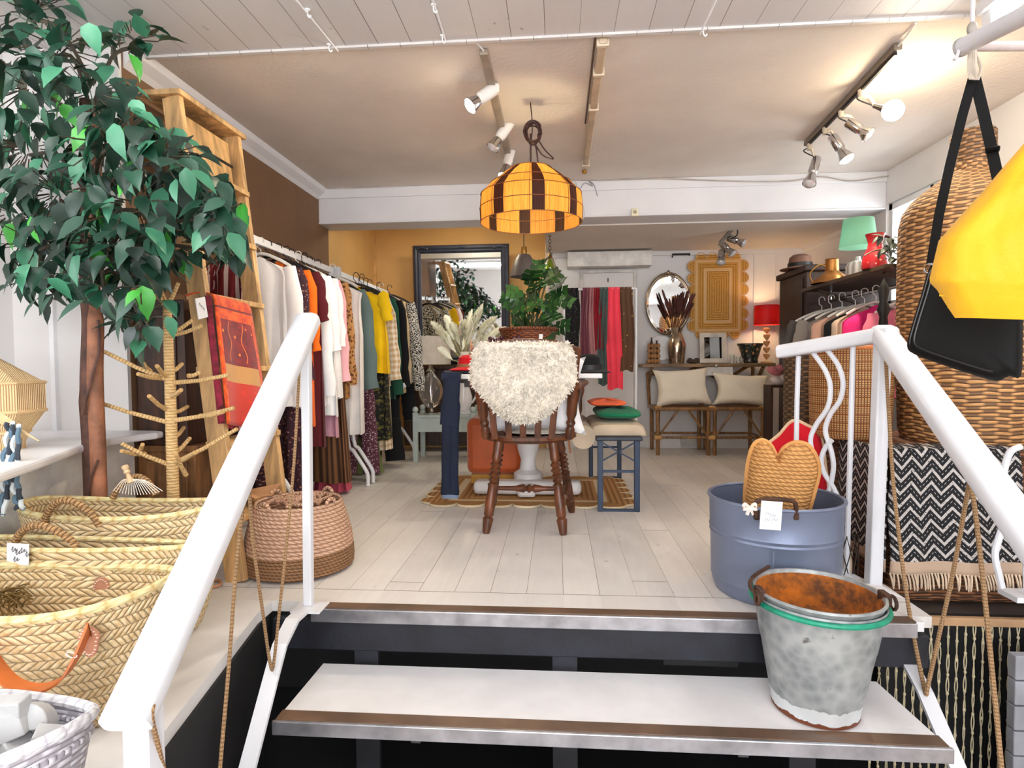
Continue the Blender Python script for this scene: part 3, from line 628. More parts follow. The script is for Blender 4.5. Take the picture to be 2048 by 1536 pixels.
for k in range(40):
    o = P(R_.uniform(-10, 40), R_.uniform(1185, 1215), Y=1.52)+V((0, R_.uniform(-.03, .03), 0)); d = V((R_.uniform(-1, 1), R_.uniform(-.5, .5), R_.uniform(-.5, .6)))*.035
    ml.tube(cr([o-d, o+V((0, 0, .012)), o+d], 3), .002, 4)
stuff(tag(ml.build('dried_moss', M((112, 86, 40), .9)), 'tangle of dried brown fibre inside the front straw basket', 'moss'))
# white brush standing in the back basket
k_ = P(252, 938, Y=1.93); wb = thing('fibre_brush', 'white fan shaped fibre brush with wooden knob in back basket', 'brush', k_)
MB().lathe([(0, .016), (.01, .013), (.012, .004), (.008, -.004), (.011, -.012), (.006, -.02), (.012, -.05), (.0, -.052)], 12, k_, ry(-.35)).build('handle', M((206, 176, 136), .5), wb)
s = MB()
for i in range(17): s.tube(cr([k_+V((.012, 0, -.045)), P(246+i*2.6, 960, Y=1.93+.003*(i % 3)), P(226+i*6.2, 990-(i-8)**2*.12, Y=1.93+.005*(i % 3))], 4), .0012, 5)
s.build('bristles', M((232, 226, 214), .7), wb)
# white wicker basket with blocks
WWICK = weave('white_wicker', (222, 220, 226), (204, 200, 208), (150, 144, 152), .03, .012, .006)
WB, fw_ = basket('wicker_basket', 'white painted wicker basket in the near left corner', 'basket', (P(150, 1420, Y=1.02).x-.15, 1.02), .15, .115, P(60, 1395, Y=1.12).z, .72, WWICK, rope('white_rim', (240, 238, 242), (196, 192, 200), .03, .02, .002), .07, .011, .8)
MB().tube([fw_(i, 9)+V((0, 0, .012)) for i in range(72)], .007, 6, True).build('rim_twist', WWICK, WB)
BLOCKM = M((196, 196, 196), .75, 0., .08, 10., .003, 30.)
def blk(name, label, mb): return tag(mb.build(name, BLOCKM, bevel=.003), label, 'wooden block', 'grey blocks in the white basket')
half = [(.05*cos(pi*i/12), .05*sin(pi*i/12)) for i in range(13)]
hm = MB().prism(half, .05, rz(.3)@rx(1.1), P(60, 1440, Y=1.07)+V((0, 0, -.02)))
blk('wooden_block', 'half round whitewashed block lying in the white wicker basket', hm)
MB().obox(P(62, 1447, Y=1.02)+V((0, 0, 0)), (.05, .004, .006), ry(.6))
for nm, (x, y), sz, M3 in (('pale square block at the left of the white wicker basket', (5, 1455), (.09, .05, .05), ry(-.35)@rz(.3)),
                           ('pale block leaning at the front of white wicker basket', (28, 1500), (.08, .05, .05), ry(.5)@rz(-.4)),
                           ('pale long block lying at the back of the white wicker basket', (0, 1420), (.09, .04, .04), rz(.2)),
                           ('small pale block low on the right inside the white wicker basket', (95, 1480), (.05, .04, .04), ry(.4)@rz(.5))):
    blk('wooden_block', nm, MB().obox(P(x, y, Y=1.03), sz, M3))
# jute belly basket
JUTE = rope('jute_pink', (214, 176, 148), (160, 112, 86), .016, .03, .006); JUTED = rope('jute_dark', (160, 118, 80), (92, 60, 36), .013, .02, .006)
jc = (-1.15, 2.52); JB = thing('jute_basket', 'round two tone jute rope basket on the floor behind left railing post', 'basket', (jc[0], jc[1], 0))
MB().lathe([(0, .003), (.2, .0), (.232, .015), (.235, .05), (.232, .1)], 48, (jc[0], jc[1], 0)).build('base', JUTED, JB)
MB().lathe([(.232, .1), (.224, .16), (.208, .22), (.188, .285), (.182, .3), (.174, .29), (.19, .2), (.2, .1), (.0, .03)], 48, (jc[0], jc[1], 0)).build('body', JUTE, JB)
for a in (-2.0, -.35, 1.2, 2.6):
    o = V((jc[0]+.18*cos(a), jc[1]+.18*sin(a), .29)); tv = V((-sin(a), cos(a), 0))
    MB().tube(arc(o, .028, 0, pi, 10, tv, (0, 0, 1)), .008, 8).build('handle', JUTE, JB)
s = MB()
for i in range(7): s.tube(cr([V((jc[0]+R_.uniform(-.13, .13), jc[1]+R_.uniform(-.13, .13), .295)) for q in range(5)], 5), .007, 6)
tag(s.build('cord_heap', JUTE), 'loose jute cord heaped in the round jute basket', 'cord')
cbx = MB().obox(P(520, 985, Y=2.62)+V((0, 0, 0)), (.16, .1, .004), ry(-.2)@rx(.35)).obox(P(500, 990, Y=2.56), (.1, .08, .004), ry(.3)@rx(-.2))
tag(cbx.build('cardboard', M((196, 146, 104), .8), smooth=False), 'folded brown cardboard on top of the round jute basket', 'cardboard')
# straw lantern shade and braids on the ledge
lc = P(-12, 790, Y=1.95); lt_ = thing('straw_lantern', 'faceted straw lampshade standing on the white ledge at left edge', 'lampshade', (lc.x, lc.y, .605))
b = Bd('straw_strands'); u, v, _ = b.xyz('UV'); st1 = ((u/.0075).fr()*pi).sin(); nz = b.noise(120., b.vec(u, v*.05), 2.)
STRD = b.fin(b.mix(b.rmp(st1*.5+nz*.5, .25, .7), lin((176, 130, 84)), lin((240, 208, 158))), .7, 0., st1, .003, .8)
MB().lathe([(.02, .93), (.154, .842), (.155, .842), (.155, .742), (.154, .74), (.105, .668), (.09, .63), (.09, .605)], 8, (lc.x, lc.y, 0)).build('shade', STRD, lt_, ang=.2)
fr = MB()
for r, z in ((.155, .842), (.155, .741), (.105, .668)): fr.tube([(lc.x+r*cos(2*pi*(j+.5)/8), lc.y+r*sin(2*pi*(j+.5)/8), z) for j in range(8)], .0055, 6, True)
fr.build('frame', M((226, 190, 140), .6), lt_)
bd = thing('braided_cord', 'blue and white braided cords hanging at the left edge above straw baskets', 'cord', P(20, 1000, Y=1.7))
BLUE = [M((96, 122, 140), .8), M((214, 222, 224), .8), M((54, 62, 72), .8)]
for q, pts in enumerate((((22, 845), (18, 890), (10, 940), (12, 985), (2, 1030)), ((34, 850), (33, 900), (30, 950), (36, 990), (42, 1018)))):
    base = cr([P(x, y, Y=1.7) for x, y in pts], 8)
    for k in range(3):
        MB().tube([p+V((.009*sin(i*.42+k*2.1), .006*cos(i*.84+k*4.2), 0)) for i, p in enumerate(base)], .007, 6).build('strand', BLUE[k], bd)
s = MB()
for i in range(9): s.tube(cr([P(-20, 815+i*3, Y=1.71), P(20, 838+i*2, Y=1.72), P(30+6*i, 850+i*4, Y=1.73)], 4), .002, 4)
s.build('loose_fibres', M((226, 196, 150), .7), bd)
# ------------------------------------------------------------------ dark cupboard, ladder, stick tree
cu = thing('cupboard', 'dark wooden cupboard against the brown wall behind leafy tree', 'cupboard', (-1.78, 2.7, 0))
DWOOD = wood((74, 44, 28)); MWOOD = wood((150, 104, 62))
MB().box(-1.94, -1.66, 2.575, 2.86, 0, .5).build('lower_cabinet', MWOOD, cu, smooth=False, bevel=.004)
MB().box(-1.945, -1.645, 2.57, 2.87, .5, .53).build('top', MWOOD, cu, smooth=False, bevel=.004)
MB().box(-1.94, -1.7, 2.58, 2.86, .53, 1.2).build('upper_cabinet', DWOOD, cu, smooth=False, bevel=.004)
MB().box(-1.9, -1.74, 2.572, 2.58, .57, 1.16).build('door', DWOOD, cu, smooth=False, bevel=.003)
MB().box(-1.9, -1.7, 2.568, 2.576, .06, .46).build('door', MWOOD, cu, smooth=False, bevel=.003)
PINE = wood((224, 180, 124), .7, 2, 3.)
ld = thing('wooden_ladder', 'tall pine stepladder leaning beside the clothes rail', 'ladder', (-1.5, 2.7, 0))
A0 = V((-1.33, 2.32, 0)); A1 = P(345, 195, X=-1.75); A1 = A0+(A1-A0)*1.0; B0 = V((-1.34, 2.76, 0)); B1_ = P(463, 268, X=-1.75)
for p, q in ((A0, A1), (B0, B1_)): MB().bar(p, q, .09, .03, (1, -.15, 0)).build('stile', PINE, ld, smooth=False, bevel=.003)
def LP(z, s): return lerp(lerp(A0, A1, z/A1.z), lerp(B0, B1_, z/B1_.z), s)
for z in (.25, .56, .88, 1.2, 1.51, 1.8):
    a, b_ = LP(z, 0), LP(z, 1); MB().bar(a, b_, .12, .025, (1, 0, 0)).build('step', PINE, ld, smooth=False, bevel=.003)
a, b_ = LP(A1.z, -.08), LP(A1.z, 1.08)
MB().bar(a+V((-.04, 0, .012)), b_+V((-.04, 0, .012)), .2, .024, (1, 0, 0)).build('top_plate', PINE, ld, smooth=False, bevel=.003)
q4 = [LP(2.08, .05), LP(2.08, .95), LP(1.84, .95), LP(1.84, .05)]
MB().add([q+V((-.03, 0, 0)) for q in q4]+[q+V((-.012, 0, 0)) for q in q4], [(0, 1, 2, 3), (7, 6, 5, 4), (0, 4, 5, 1), (1, 5, 6, 2), (2, 6, 7, 3), (3, 7, 4, 0)]).build('back_panel', PINE, ld, smooth=False)
MB().bar(LP(1.95, .04)+V((-.008, 0, 0)), LP(1.95, .96)+V((-.008, 0, 0)), .006, .012, (1, 0, 0)).build('slot', BLACK, ld, smooth=False)
tgp = P(403, 616, X=-1.47); tt = tag(MB().obox(tgp, (.004, .066, .085), rx(.22)).build('price_tag', PAPER, smooth=False), 'white paper price tag hanging on the ladder beside the scarf', 'tag')
MB().tube([tgp+V((0, 0, .04)), tgp+V((-.06, .06, .07))], .001, 4).build('string', BLACK, tt)
s = MB()
for k in range(3): s.tube(cr([tgp+V((.003, -.02+.013*k+dx*.001, .012-k*.008+dz*.001)) for dx, dz in ((0, 0), (4, 8), (6, -6), (10, 3))], 3), .0008, 4)
s.build('handwriting', M((150, 148, 150)), tt)
# orange scarf over a step
b = Bd('orange_scarf'); u, v, _ = b.xyz('UV'); n = b.noise(26., b.vec(u, v), 4.); fl = b.vor(24., b.vec(u, v*1.)); 
OR = b.mix(b.rmp(n, .4, .6), lin((206, 56, 8)), lin((244, 98, 14))); RD = b.mix(b.rmp(n, .4, .65), lin((112, 10, 26)), lin((150, 22, 28)))
vine = b.m('MAXIMUM', (b.m('ABSOLUTE', (u-.075+(v*60.).sin()*.008))).lt(.0022), (b.m('ABSOLUTE', (u-.155+(v*52.).sin()*.009))).lt(.0022))
vine = b.m('MAXIMUM', vine, fl.lt(.16)); inb = v.gt(.2)*v.lt(.36)*vine
col = b.mix(v.lt(.195), b.mix(inb, RD, lin((232, 120, 44))), OR)
col = b.mix(v.gt(.375)*v.lt(.445), col, lin((206, 150, 84))); col = b.mix(v.gt(.445), col, b.mix(b.rmp(fl, .1, .25), lin((226, 40, 12)), lin((204, 44, 20))))
col = b.mix(b.m('MAXIMUM', u.lt(.022), u.gt(.222)), col, OR); col = b.mix((v-.15).abs().lt(.004), col, lin((120, 20, 20)))
ORS = b.fin(col, .8, 0., n, .002, .5, Sheen_Weight=.3)
def scarf_pt(u, v):
    if v < .18: t = v/.18; x = lerp(424, lerp(502, 502, u), u); base = P(lerp(428, 500, u), lerp(592, 612, u), X=-1.49); return base+V((-.13*(1-t), 0, .005+.012*sin(pi*t)))
    t = (v-.18)/.82; p = P(lerp(lerp(428, 500, u), lerp(450, 545, u), t), lerp(lerp(592, 612, u), lerp(848, 862, u), t), X=lerp(-1.49, -1.405, min(1, t*1.25))); return p+V((.012*sin(u*9+t*2)*t, 0, 0))
of = thing('scarf', 'orange and crimson patterned scarf draped over a step of the ladder', 'scarf', scarf_pt(.5, 1))
MB().grid(scarf_pt, 16, 30, False, .245, .62).build('cloth', ORS, of, solid=.006)
MB().grid(lambda u, v: scarf_pt(0, .18+.82*v)+V((-.008-.018*u, -.006-.02*u, .004*sin(v*20))), 4, 20, False, .08, .6).build('folded_edge', M((112, 22, 44), .85, 0., .35, 30.), of, solid=.004)
s = MB()
for i in range(30): p = scarf_pt(i/29, 1); s.tube([p, p+V((R_.uniform(-.004, .004), 0, -.018))], .0016, 4)
s.build('fringe', M((150, 30, 30)), of)
# jute wrapped stick tree
JW = rope('jute_wrap', (226, 192, 136), (186, 146, 92), .012, .05, .003)
sY = 2.2; tk = thing('stick_tree', 'leafless jute wrapped display tree with straight upswept branches', 'display tree', P(345, 1100, Y=sY)*1)
tk.location.z = 0; ORG[tk.name] = V(tk.location)
MB().tube([V((P(346, 985, Y=sY).x, sY, .0)), P(341, 800, Y=sY), P(335, 632, Y=sY), P(334, 600, Y=sY)], [.024, .02, .016, .013], 12).build('trunk', JW, tk)
MB().lathe([(0, 0), (.13, 0), (.13, .02), (.02, .03)], 24, (tk.location.x, sY, 0)).build('base', MWOOD, tk)
br = [((334, 618), (300, 560), -.03), ((334, 612), (312, 556), .06), ((335, 610), (357, 565), .0), ((333, 680), (290, 645), -.05), ((338, 668), (385, 640), .08), ((342, 670), (402, 652), -.08),
      ((337, 760), (208, 703), -.1), ((300, 742), (282, 720), -.1), ((325, 756), (276, 748), -.16), ((333, 752), (314, 732), -.2), ((340, 744), (364, 728), .1), ((340, 766), (458, 750), -.06), ((375, 752), (400, 744), .04),
      ((338, 845), (174, 797), -.08), ((335, 820), (298, 792), -.16), ((342, 826), (375, 813), .15), ((342, 842), (468, 816), -.02), ((400, 832), (446, 824), -.1),
      ((335, 928), (243, 887), -.1), ((290, 908), (243, 902), -.14), ((278, 905), (285, 889), -.1), ((345, 928), (474, 858), -.05), ((345, 910), (380, 876), .12), ((348, 875), (368, 855), .15), ((352, 925), (390, 905), -.2), ((372, 950), (352, 908), -.1), ((342, 792), (362, 780), -.2)]
for p, q, dy in br:
    a = P(*p, Y=sY); e = P(*q, Y=sY+dy); m_ = lerp(a, e, .5)+V((0, 0, -.006))
    MB().tube([a, m_, e], [.0095, .008, .0075], 8).build('branch', JW, tk)
# ------------------------------------------------------------------ leafy artificial ficus tree
def leaf(mb, p, d, up, L, W, fold=.25, droop=.35):
    d = d.normalized(); sd = d.cross(up)
    if sd.length < .05: sd = d.cross(V((1, 0, 0)))
    sd.normalize(); n = sd.cross(d); vs = []
    for t, wv in ((0, .06), (.18, .8), (.42, 1), (.7, .62), (.88, .2), (1, .01)):
        c = p+d*(L*t)-n*(droop*L*t*t); h = W*wv*.5
        vs += [c-sd*h+n*(fold*h), c, c+sd*h+n*(fold*h)]
    fs = []
    for i in range(5):
        o = i*3; fs += [(o, o+1, o+4, o+3), (o+1, o+2, o+5, o+4)]
    mb.add(vs, fs, [[(.5, .5)]*4]*10)
b = Bd('ficus_leaf'); r = b.isl(); n = b.noise(9.)
lc_ = b.mix(b.rmp(r, .0, .72), lin((12, 32, 26)), lin((34, 84, 62))); lc_ = b.mix(r.gt(.78), lc_, lin((70, 140, 106))); lc_ = b.mix(r.gt(.95), lc_, lin((70, 170, 60)))
LEAFM = b.fin(b.mix(b.rmp(n, .3, .7), lc_, b.mix(.35, lc_, lin((8, 30, 22)))), .42, 0., n, .001, .3)
tY = 2.1; tb = P(190, 985, Y=tY)
ft = thing('ficus_tree', 'tall leafy green artificial tree with twin brown trunks at left', 'tree', (tb.x, tY, 0))
BARK = M((84, 56, 46), .75, 0., .3, 14., .006, 40.); BARK2 = M((146, 96, 70), .7, 0., .25, 12., .005, 30.)
MB().tube(cr([V((tb.x-.01, tY, 0)), P(183, 900, Y=tY), P(176, 780, Y=tY), P(180, 640, Y=tY), P(172, 560, Y=tY), P(174, 400, Y=tY), P(172, 200, Y=tY)], 5), [.032]*10+[.028]*10+[.022]*11, 9).build('trunk', BARK, ft)
MB().tube(cr([V((tb.x+.03, tY-.02, 0)), P(196, 920, Y=tY-.03), P(190, 760, Y=tY-.03), P(191, 640, Y=tY-.03), P(186, 520, Y=tY-.03), P(190, 380, Y=tY-.03), P(194, 225, Y=tY-.03)], 5), [.027]*16+[.02]*15, 9).build('trunk', BARK2, ft)
MB().tube(cr([P(165, 830, Y=tY-.06), P(182, 760, Y=tY-.07), P(198, 700, Y=tY-.06), P(196, 640, Y=tY-.05)]), .006, 6).tube(cr([P(172, 1000, Y=tY-.06), P(184, 950, Y=tY-.065), P(196, 920, Y=tY-.06)]), .005, 6).build('vine', BARK, ft)
fol = MB(); twg = MB(); rr = random.Random(11)
blobs = [(60, 40, 90, 55, 26), (120, 110, 110, 60, 30), (265, 95, 55, 45, 16), (60, 190, 80, 80, 34), (185, 200, 90, 70, 30), (60, 310, 90, 80, 40), (215, 300, 100, 75, 46), (320, 330, 80, 60, 34),
         (120, 400, 110, 70, 44), (270, 420, 110, 70, 52), (380, 400, 75, 60, 34), (440, 440, 45, 60, 24), (455, 510, 25, 35, 8), (80, 500, 100, 60, 38), (220, 500, 100, 60, 40), (340, 500, 90, 50, 34), (60, 570, 60, 35, 12), (210, 590, 80, 40, 18), (285, 650, 55, 55, 20), (110, 600, 60, 30, 9), (250, 560, 70, 40, 18), (20, 440, 60, 60, 16)]
for cx, cy, rx_, ry_, n in blobs:
    yb = tY+rr.uniform(-.2, .15); root = P(182, min(560, cy+90+rr.uniform(0, 60)), Y=tY); ce = P(cx, cy, Y=yb)
    if cy > 560: root = P(186, 500, Y=tY)
    twg.tube(cr([root, lerp(root, ce, .5)+V((0, 0, .08)), ce], 4), .007, 5)
    for i in range(int(n*1.45)):
        a = rr.uniform(0, 2*pi); q = rr.random()**.5; x = cx+rx_*q*cos(a); y = cy+ry_*q*sin(a)
        if x > 500: continue
        p = P(x, y-20, Y=max(1.72, yb+rr.uniform(-.28, .28)))
        if p.x < -1.93 and p.y > 2.45: continue
        d = V(((x-cx)/rx_*.7+rr.uniform(-.5, .5), rr.uniform(-.8, .35), -.75+rr.uniform(-.5, .7)-(.0)))
        if cy < 130: d.z += .5
        L = rr.uniform(.07, .108); leaf(fol, p, d, V((rr.uniform(-.5, .5), -.55, 1)), L, L*rr.uniform(.52, .68), rr.uniform(.05, .5), rr.uniform(.1, .5))
        twg.tube([p, lerp(p, ce, .55)+V((0, 0, .015))], .0022, 4)
fol.build('foliage', LEAFM, ft, ang=1.2); twg.build('branches', M((66, 58, 44), .7), ft)

hx_ = [P(408, 1166, Z=.008), P(436, 1160, Z=.008), P(440, 1170, Z=.008), P(412, 1176, Z=.008), P(395, 1172, Z=.008)]
tag(MB().tube(cr(hx_, 4), .006, 7).build('wooden_hanger', M((196, 140, 104), .5)), 'wooden hanger lying on the white floor between baskets and railing', 'hanger')
# ------------------------------------------------------------------ clothes rails and garments
RX = -1.65; RZ = 1.585
def crail(label, y0, y1, g):
    t = thing('clothes_rail', label, 'clothes rail', (RX, (y0+y1)/2, 0), g)
    MB().box(RX-.014, RX+.014, y0, y1, RZ-.024, RZ+.018).build('rail', WHITE, t, smooth=False, bevel=.004)
    for y in (y0+.03, y1-.03):
        for s in (1, -1):
            MB().tube(cr([(RX, y, RZ-.01), (RX+s*.07, y, .8), (RX+s*.11, y, .33), (RX+s*.15, y, .26), (RX+s*.24, y, .12), (RX+s*.255, y, .07), (RX+s*.255, y, .004)], 4), .0145, 8).build('leg', WHITE, t)
    return t
G1 = 'white clothes rails'
r1 = crail('nearer white clothes rail beside the ladder', 3.08, 4.24, G1); r2 = crail('further white clothes rail towards the mirror', 4.3, 5.62, G1)
MB().box(RX-.02, RX+.05, 4.24, 4.3, RZ-.05, RZ+.03).build('end_clamp', M((196, 196, 200), .4), r1, smooth=False, bevel=.004)
HB = M((26, 25, 27), .35); HW = M((226, 222, 216), .3)
def zpx(y, Y): return CH-(y-729)/F*Y*1.0
def garment(name, label, cat, Y, mat, ybot, w=.4, sl=None, dx=0., flare=0., hang=HB, slm=None, th=.05, neck=.1, seed=0, ztop=1.5, slw=.05, X0=None, rot=0., rzz=None, group=None, out=.05):
    X0 = RX if X0 is None else X0; rzz = RZ if rzz is None else rzz; x0 = X0+dx; zb = max(.02, zpx(ybot, Y)); g = random.Random(seed+int(Y*1000)); ph = g.uniform(0, 6)
    t = thing(name, label, cat, (x0, Y, zb), group); O = V((x0, Y, 0)); Rz = rz(rot)
    def W(p): return O+Rz@V(p)
    HT = ztop-zb
    def f(u, v):
        z = ztop-HT*v; a = 2*pi*u; s = min(1, v*HT/.1)
        hw = lerp(neck*.5, w/2, s**.75) if v*HT < .1 else w/2*(1-.06*sin(min(1, v*HT/.4)*pi))+flare*(v**1.2)
        z2 = z-.03*(1-s)*abs(cos(a))
        k = .004+.018*v; dep = th*(.45+.55*s)*(1+.5*v)*.6
        return W((hw*math.copysign(abs(cos(a))**.8, cos(a)), dep*math.copysign(abs(sin(a))**.8, sin(a))+k*sin(a*7+ph)+k*.7*sin(a*12+ph*2+v*3), z2+.008*v*sin(a*3+ph)))
    MB().grid(f, 56, 22, True, 2*w+.1, HT).build('body', mat, t)
    if sl:
        zs = zpx(sl, Y)
        for s in (1, -1):
            L = max(.12, ztop-.05-zs); n = 9; pts = [W((s*(w/2-.03+out*(i/n)**.6+.006*sin(i*1.7+ph)), -.012*sin(i/n*2.6)-.01, ztop-.06-L*i/n)) for i in range(n+1)]
            MB().tube(pts, [slw*(.75+.3*sin(min(1, i/3)*pi/2))*(1-.18*i/n)*(1+.06*sin(i*2.6+ph)) for i in range(n+1)], 12, sq=.62, side=Rz@V((1, 0, 0))).build('sleeve', slm or mat, t)
    h = MB().tube([W((.02, 0, rzz-.005)), W((.019, 0, rzz+.012)), W((.008, 0, rzz+.022)), W((-.008, 0, rzz+.022)), W((-.02, 0, rzz+.01)), W((-.018, 0, rzz-.03)), W((0, 0, rzz-.045)), W((0, 0, ztop+.01))], .003, 6)
    h.tube(cr([W((-w/2+.03, 0, ztop-.055)), W((-w*.25, 0, ztop-.015)), W((0, 0, ztop+.018)), W((w*.25, 0, ztop-.015)), W((w/2-.03, 0, ztop-.055))]), .009, 6)
    h.build('hanger', hang, t); return t
def trousers(label, Y, mat, ytop, ybot, w=.3, dx=0., legw=.08, name='trousers', X0=None, cat='trousers'):
    X0 = RX if X0 is None else X0; x0 = X0+dx; zt = zpx(ytop, Y); zb = max(.012, zpx(ybot, Y)); t = thing(name, label, cat, (x0, Y, zb)); H = zt-zb
    MB().grid(lambda u, v: V((x0+(w/2)*math.copysign(abs(cos(2*pi*u))**.8, cos(2*pi*u)), Y+.03*sin(2*pi*u), zt-.2*v)), 28, 4, True, .6, .2).build('waist', mat, t)
    for s in (1, -1):
        MB().tube([V((x0+s*(w/4+.004*i), Y+.006*sin(i*2), zt-.17-(H-.17)*i/8)) for i in range(9)], [w*.25+.002+(legw-w*.25)*i/8*.5+.003*sin(i*2.3) for i in range(9)], 14, sq=.55, side=(1, 0, 0)).build('leg', mat, t)
    MB().tube([(x0, Y, min(RZ-.05, zt+.3)), (x0, Y, zt+.03)], .003, 6).bar((x0-w/2, Y, zt+.02), (x0+w/2, Y, zt+.02), .02, .012).build('hanger', HB, t)
    return t
def uvm(name, fn, rough=.85, **kw):
    b = Bd(name); u, v, _ = b.xyz('UV'); return b.fin(fn(b, u, v), rough, 0., b.noise(200.), .001, .4, **kw)
def leop(b, u, v): n = b.vor(42., b.vec(u, v)); return b.mix(b.rmp(n, .25, .5), b.mix(b.noise(20., b.vec(u, v)), lin((60, 34, 18)), lin((110, 66, 30))), lin((186, 134, 78)))
def floral(b, u, v): n = b.vor(75., b.vec(u, v)); return b.mix(b.rmp(n, .18, .34), lin((226, 200, 206)), lin((84, 40, 54)))
def ging(c1, c2, k=24.):
    def f(b, u, v):
        a = (u*k).fr().lt(.5); c = (v*k).fr().lt(.5); return b.mix((a+c)*.5, lin(c1), lin(c2))
    return f
def bwp(b, u, v): n = b.noise(26., b.vec(u, v), 2.); return b.mix(b.m('GREATER_THAN', (n*7.).fr(), .52), lin((22, 22, 24)), lin((228, 224, 212)))
def dkp(b, u, v): n = b.vor(60., b.vec(u, v)); return b.mix(n.lt(.27), lin((58, 26, 40)), lin((170, 120, 96)))
def blg(b, u, v): n = b.noise(34., b.vec(u, v), 3.); return b.mix(b.rmp(n, .52, .6), lin((24, 24, 20)), lin((112, 104, 48)))
def strp(b, u, v): return b.mix((u*26.).fr().lt(.3), lin((112, 20, 26)), lin((206, 184, 178)))
def pleat_shade(b, u, v): return b.mix(b.rmp(((u*42.)*2*pi).sin(), -.6, .8), lin((58, 34, 20)), lin((126, 84, 50)))  # folds painted as shaded furrows and lit ridges, cloth is one brown
LEOP = uvm('leopard', leop); FLOR = uvm('floral', floral); GING = uvm('gingham', ging((206, 168, 118), (240, 228, 208), 22.)); BWP = uvm('mono_print', bwp); DKP = uvm('dark_print', dkp); BLG = uvm('black_gold', blg); STRP = uvm('red_stripe', strp); PLEAT_SHADE = uvm('pleated', pleat_shade)
cw = cloth((236, 230, 226)); cw2 = cloth((246, 244, 244)); mar = cloth((84, 22, 28)); ora = cloth((238, 106, 22)); pnk = cloth((236, 176, 182)); mauve = cloth((206, 152, 172)); peach = cloth((226, 190, 160))
teal = cloth((98, 116, 114)); yel = cloth((244, 196, 18)); dgr = cloth((30, 76, 58)); blk_ = cloth((20, 20, 22)); olv = cloth((118, 130, 78)); bei = cloth((214, 190, 148)); pkk = cloth((196, 84, 106))
garment('shirt', 'dark red striped shirt hanging behind the steps of the ladder', 'shirt', 3.1, STRP, 640, .26, 600, -.13, slw=.04, out=.02)
garment('blouse', 'long white blouse hanging nearest the ladder', 'blouse', 3.2, cw, 818, .4, 812, .0, .02, HW, seed=1)
garment('dress', 'dark maroon patterned long dress behind the first white blouse', 'dress', 3.29, DKP, 1000, .4, 760, .0, .03, seed=2)
garment('top', 'bright orange long top with a dark neckline', 'top', 3.37, ora, 856, .38, 700, .02, .01, seed=3)
garment('dress', 'plain deep maroon dress behind the orange top', 'dress', 3.45, mar, 900, .4, 640, .03, .02, seed=4)
garment('shirt', 'white shirt next to the maroon dress', 'shirt', 3.54, cw2, 815, .41, 790, .02, .0, seed=5)
garment('shirt', 'white loose tunic in the middle of the white shirts', 'shirt', 3.61, cw2, 836, .42, 700, .03, .03, HW, seed=6)
garment('skirt', 'mauve pink skirt showing under the white tunic', 'skirt', 3.66, mauve, 878, .32, None, .05, .04, seed=7, ztop=1.45)
garment('shirt', 'third white shirt along the rail beside a pink jumper', 'shirt', 3.7, cw2, 800, .42, 690, .03, .02, seed=16)
garment('jumper', 'pale pink jumper with long sleeve', 'jumper', 3.78, pnk, 770, .41, 762, .03, seed=8)
garment('skirt', 'long brown pleated skirt reaching almost to the floor', 'skirt', 3.84, PLEAT_SHADE, 972, .36, None, .02, .06, seed=9, ztop=1.3)
garment('blouse', 'brown and black animal print blouse with long sleeves', 'blouse', 3.92, LEOP, 800, .4, 768, .03, seed=10)
garment('blouse', 'peach blouse between animal print and white dress', 'blouse', 4.0, peach, 790, .4, 770, .0, hang=HW, seed=11)
garment('scarf', 'crumpled raspberry pink cloth touching the floor under the brown skirt', 'scarf', 3.98, pkk, 1010, .2, None, .08, .03, seed=12, ztop=.35, rzz=.36)
garment('dress', 'long white dress at the end of the nearer rail', 'dress', 4.1, cw, 872, .42, None, .06, .0, HW, seed=13)
garment('top', 'grey green long sleeved top at the start of the further rail', 'top', 4.33, teal, 765, .4, 778, .0, seed=14, slw=.075, out=.08, th=.07)
trousers('maroon trousers with tiny white flowers', 4.4, FLOR, 742, 955, .24, .13, .075)
garment('top', 'bright yellow sleeveless top', 'top', 4.5, yel, 748, .46, 640, .09, .03, slw=.05, seed=15)
garment('dress', 'black and gold patterned dress under the yellow top', 'dress', 4.58, BLG, 884, .36, None, .11, .04, seed=17, ztop=1.3)
trousers('olive green wide trousers', 4.64, olv, 860, 958, .22, .1, .06)
garment('shirt', 'tan and white gingham shirt with puffed sleeve', 'shirt', 4.74, GING, 775, .42, 760, .05, .02, slw=.07, seed=18, out=.09)
garment('dress', 'tan and white gingham dress hanging longer than the shirt', 'dress', 4.8, GING, 905, .34, None, .07, .03, seed=19, ztop=1.3)
garment('top', 'dark green long sleeved top near the far end of the rail', 'top', 4.9, dgr, 800, .42, 790, .07, slw=.055, seed=20)
trousers('black wide trousers brushing the floor', 4.98, blk_, 800, 928, .3, .14, .1)
garment('top', 'black long sleeved top between green and beige tops', 'top', 5.06, blk_, 790, .4, 775, .1, slw=.055, seed=21)
garment('top', 'beige cardigan beside the black and white print blouse', 'top', 5.14, bei, 790, .4, 765, .1, hang=HW, seed=22)
garment('blouse', 'black and white print blouse at the far end of the rail', 'blouse', 5.25, BWP, 770, .42, 782, .14, slw=.055, out=.09, seed=23)
trousers('black cropped trousers under the print blouse at far end', 5.34, blk_, 745, 845, .26, .2, .07)
ctg = tag(MB().obox(P(800, 775, Y=4.96), (.1, .02, .04), ry(-.5)).build('care_label', PAPER, smooth=False), 'white paper label hanging among the dark tops on the far rail', 'label')
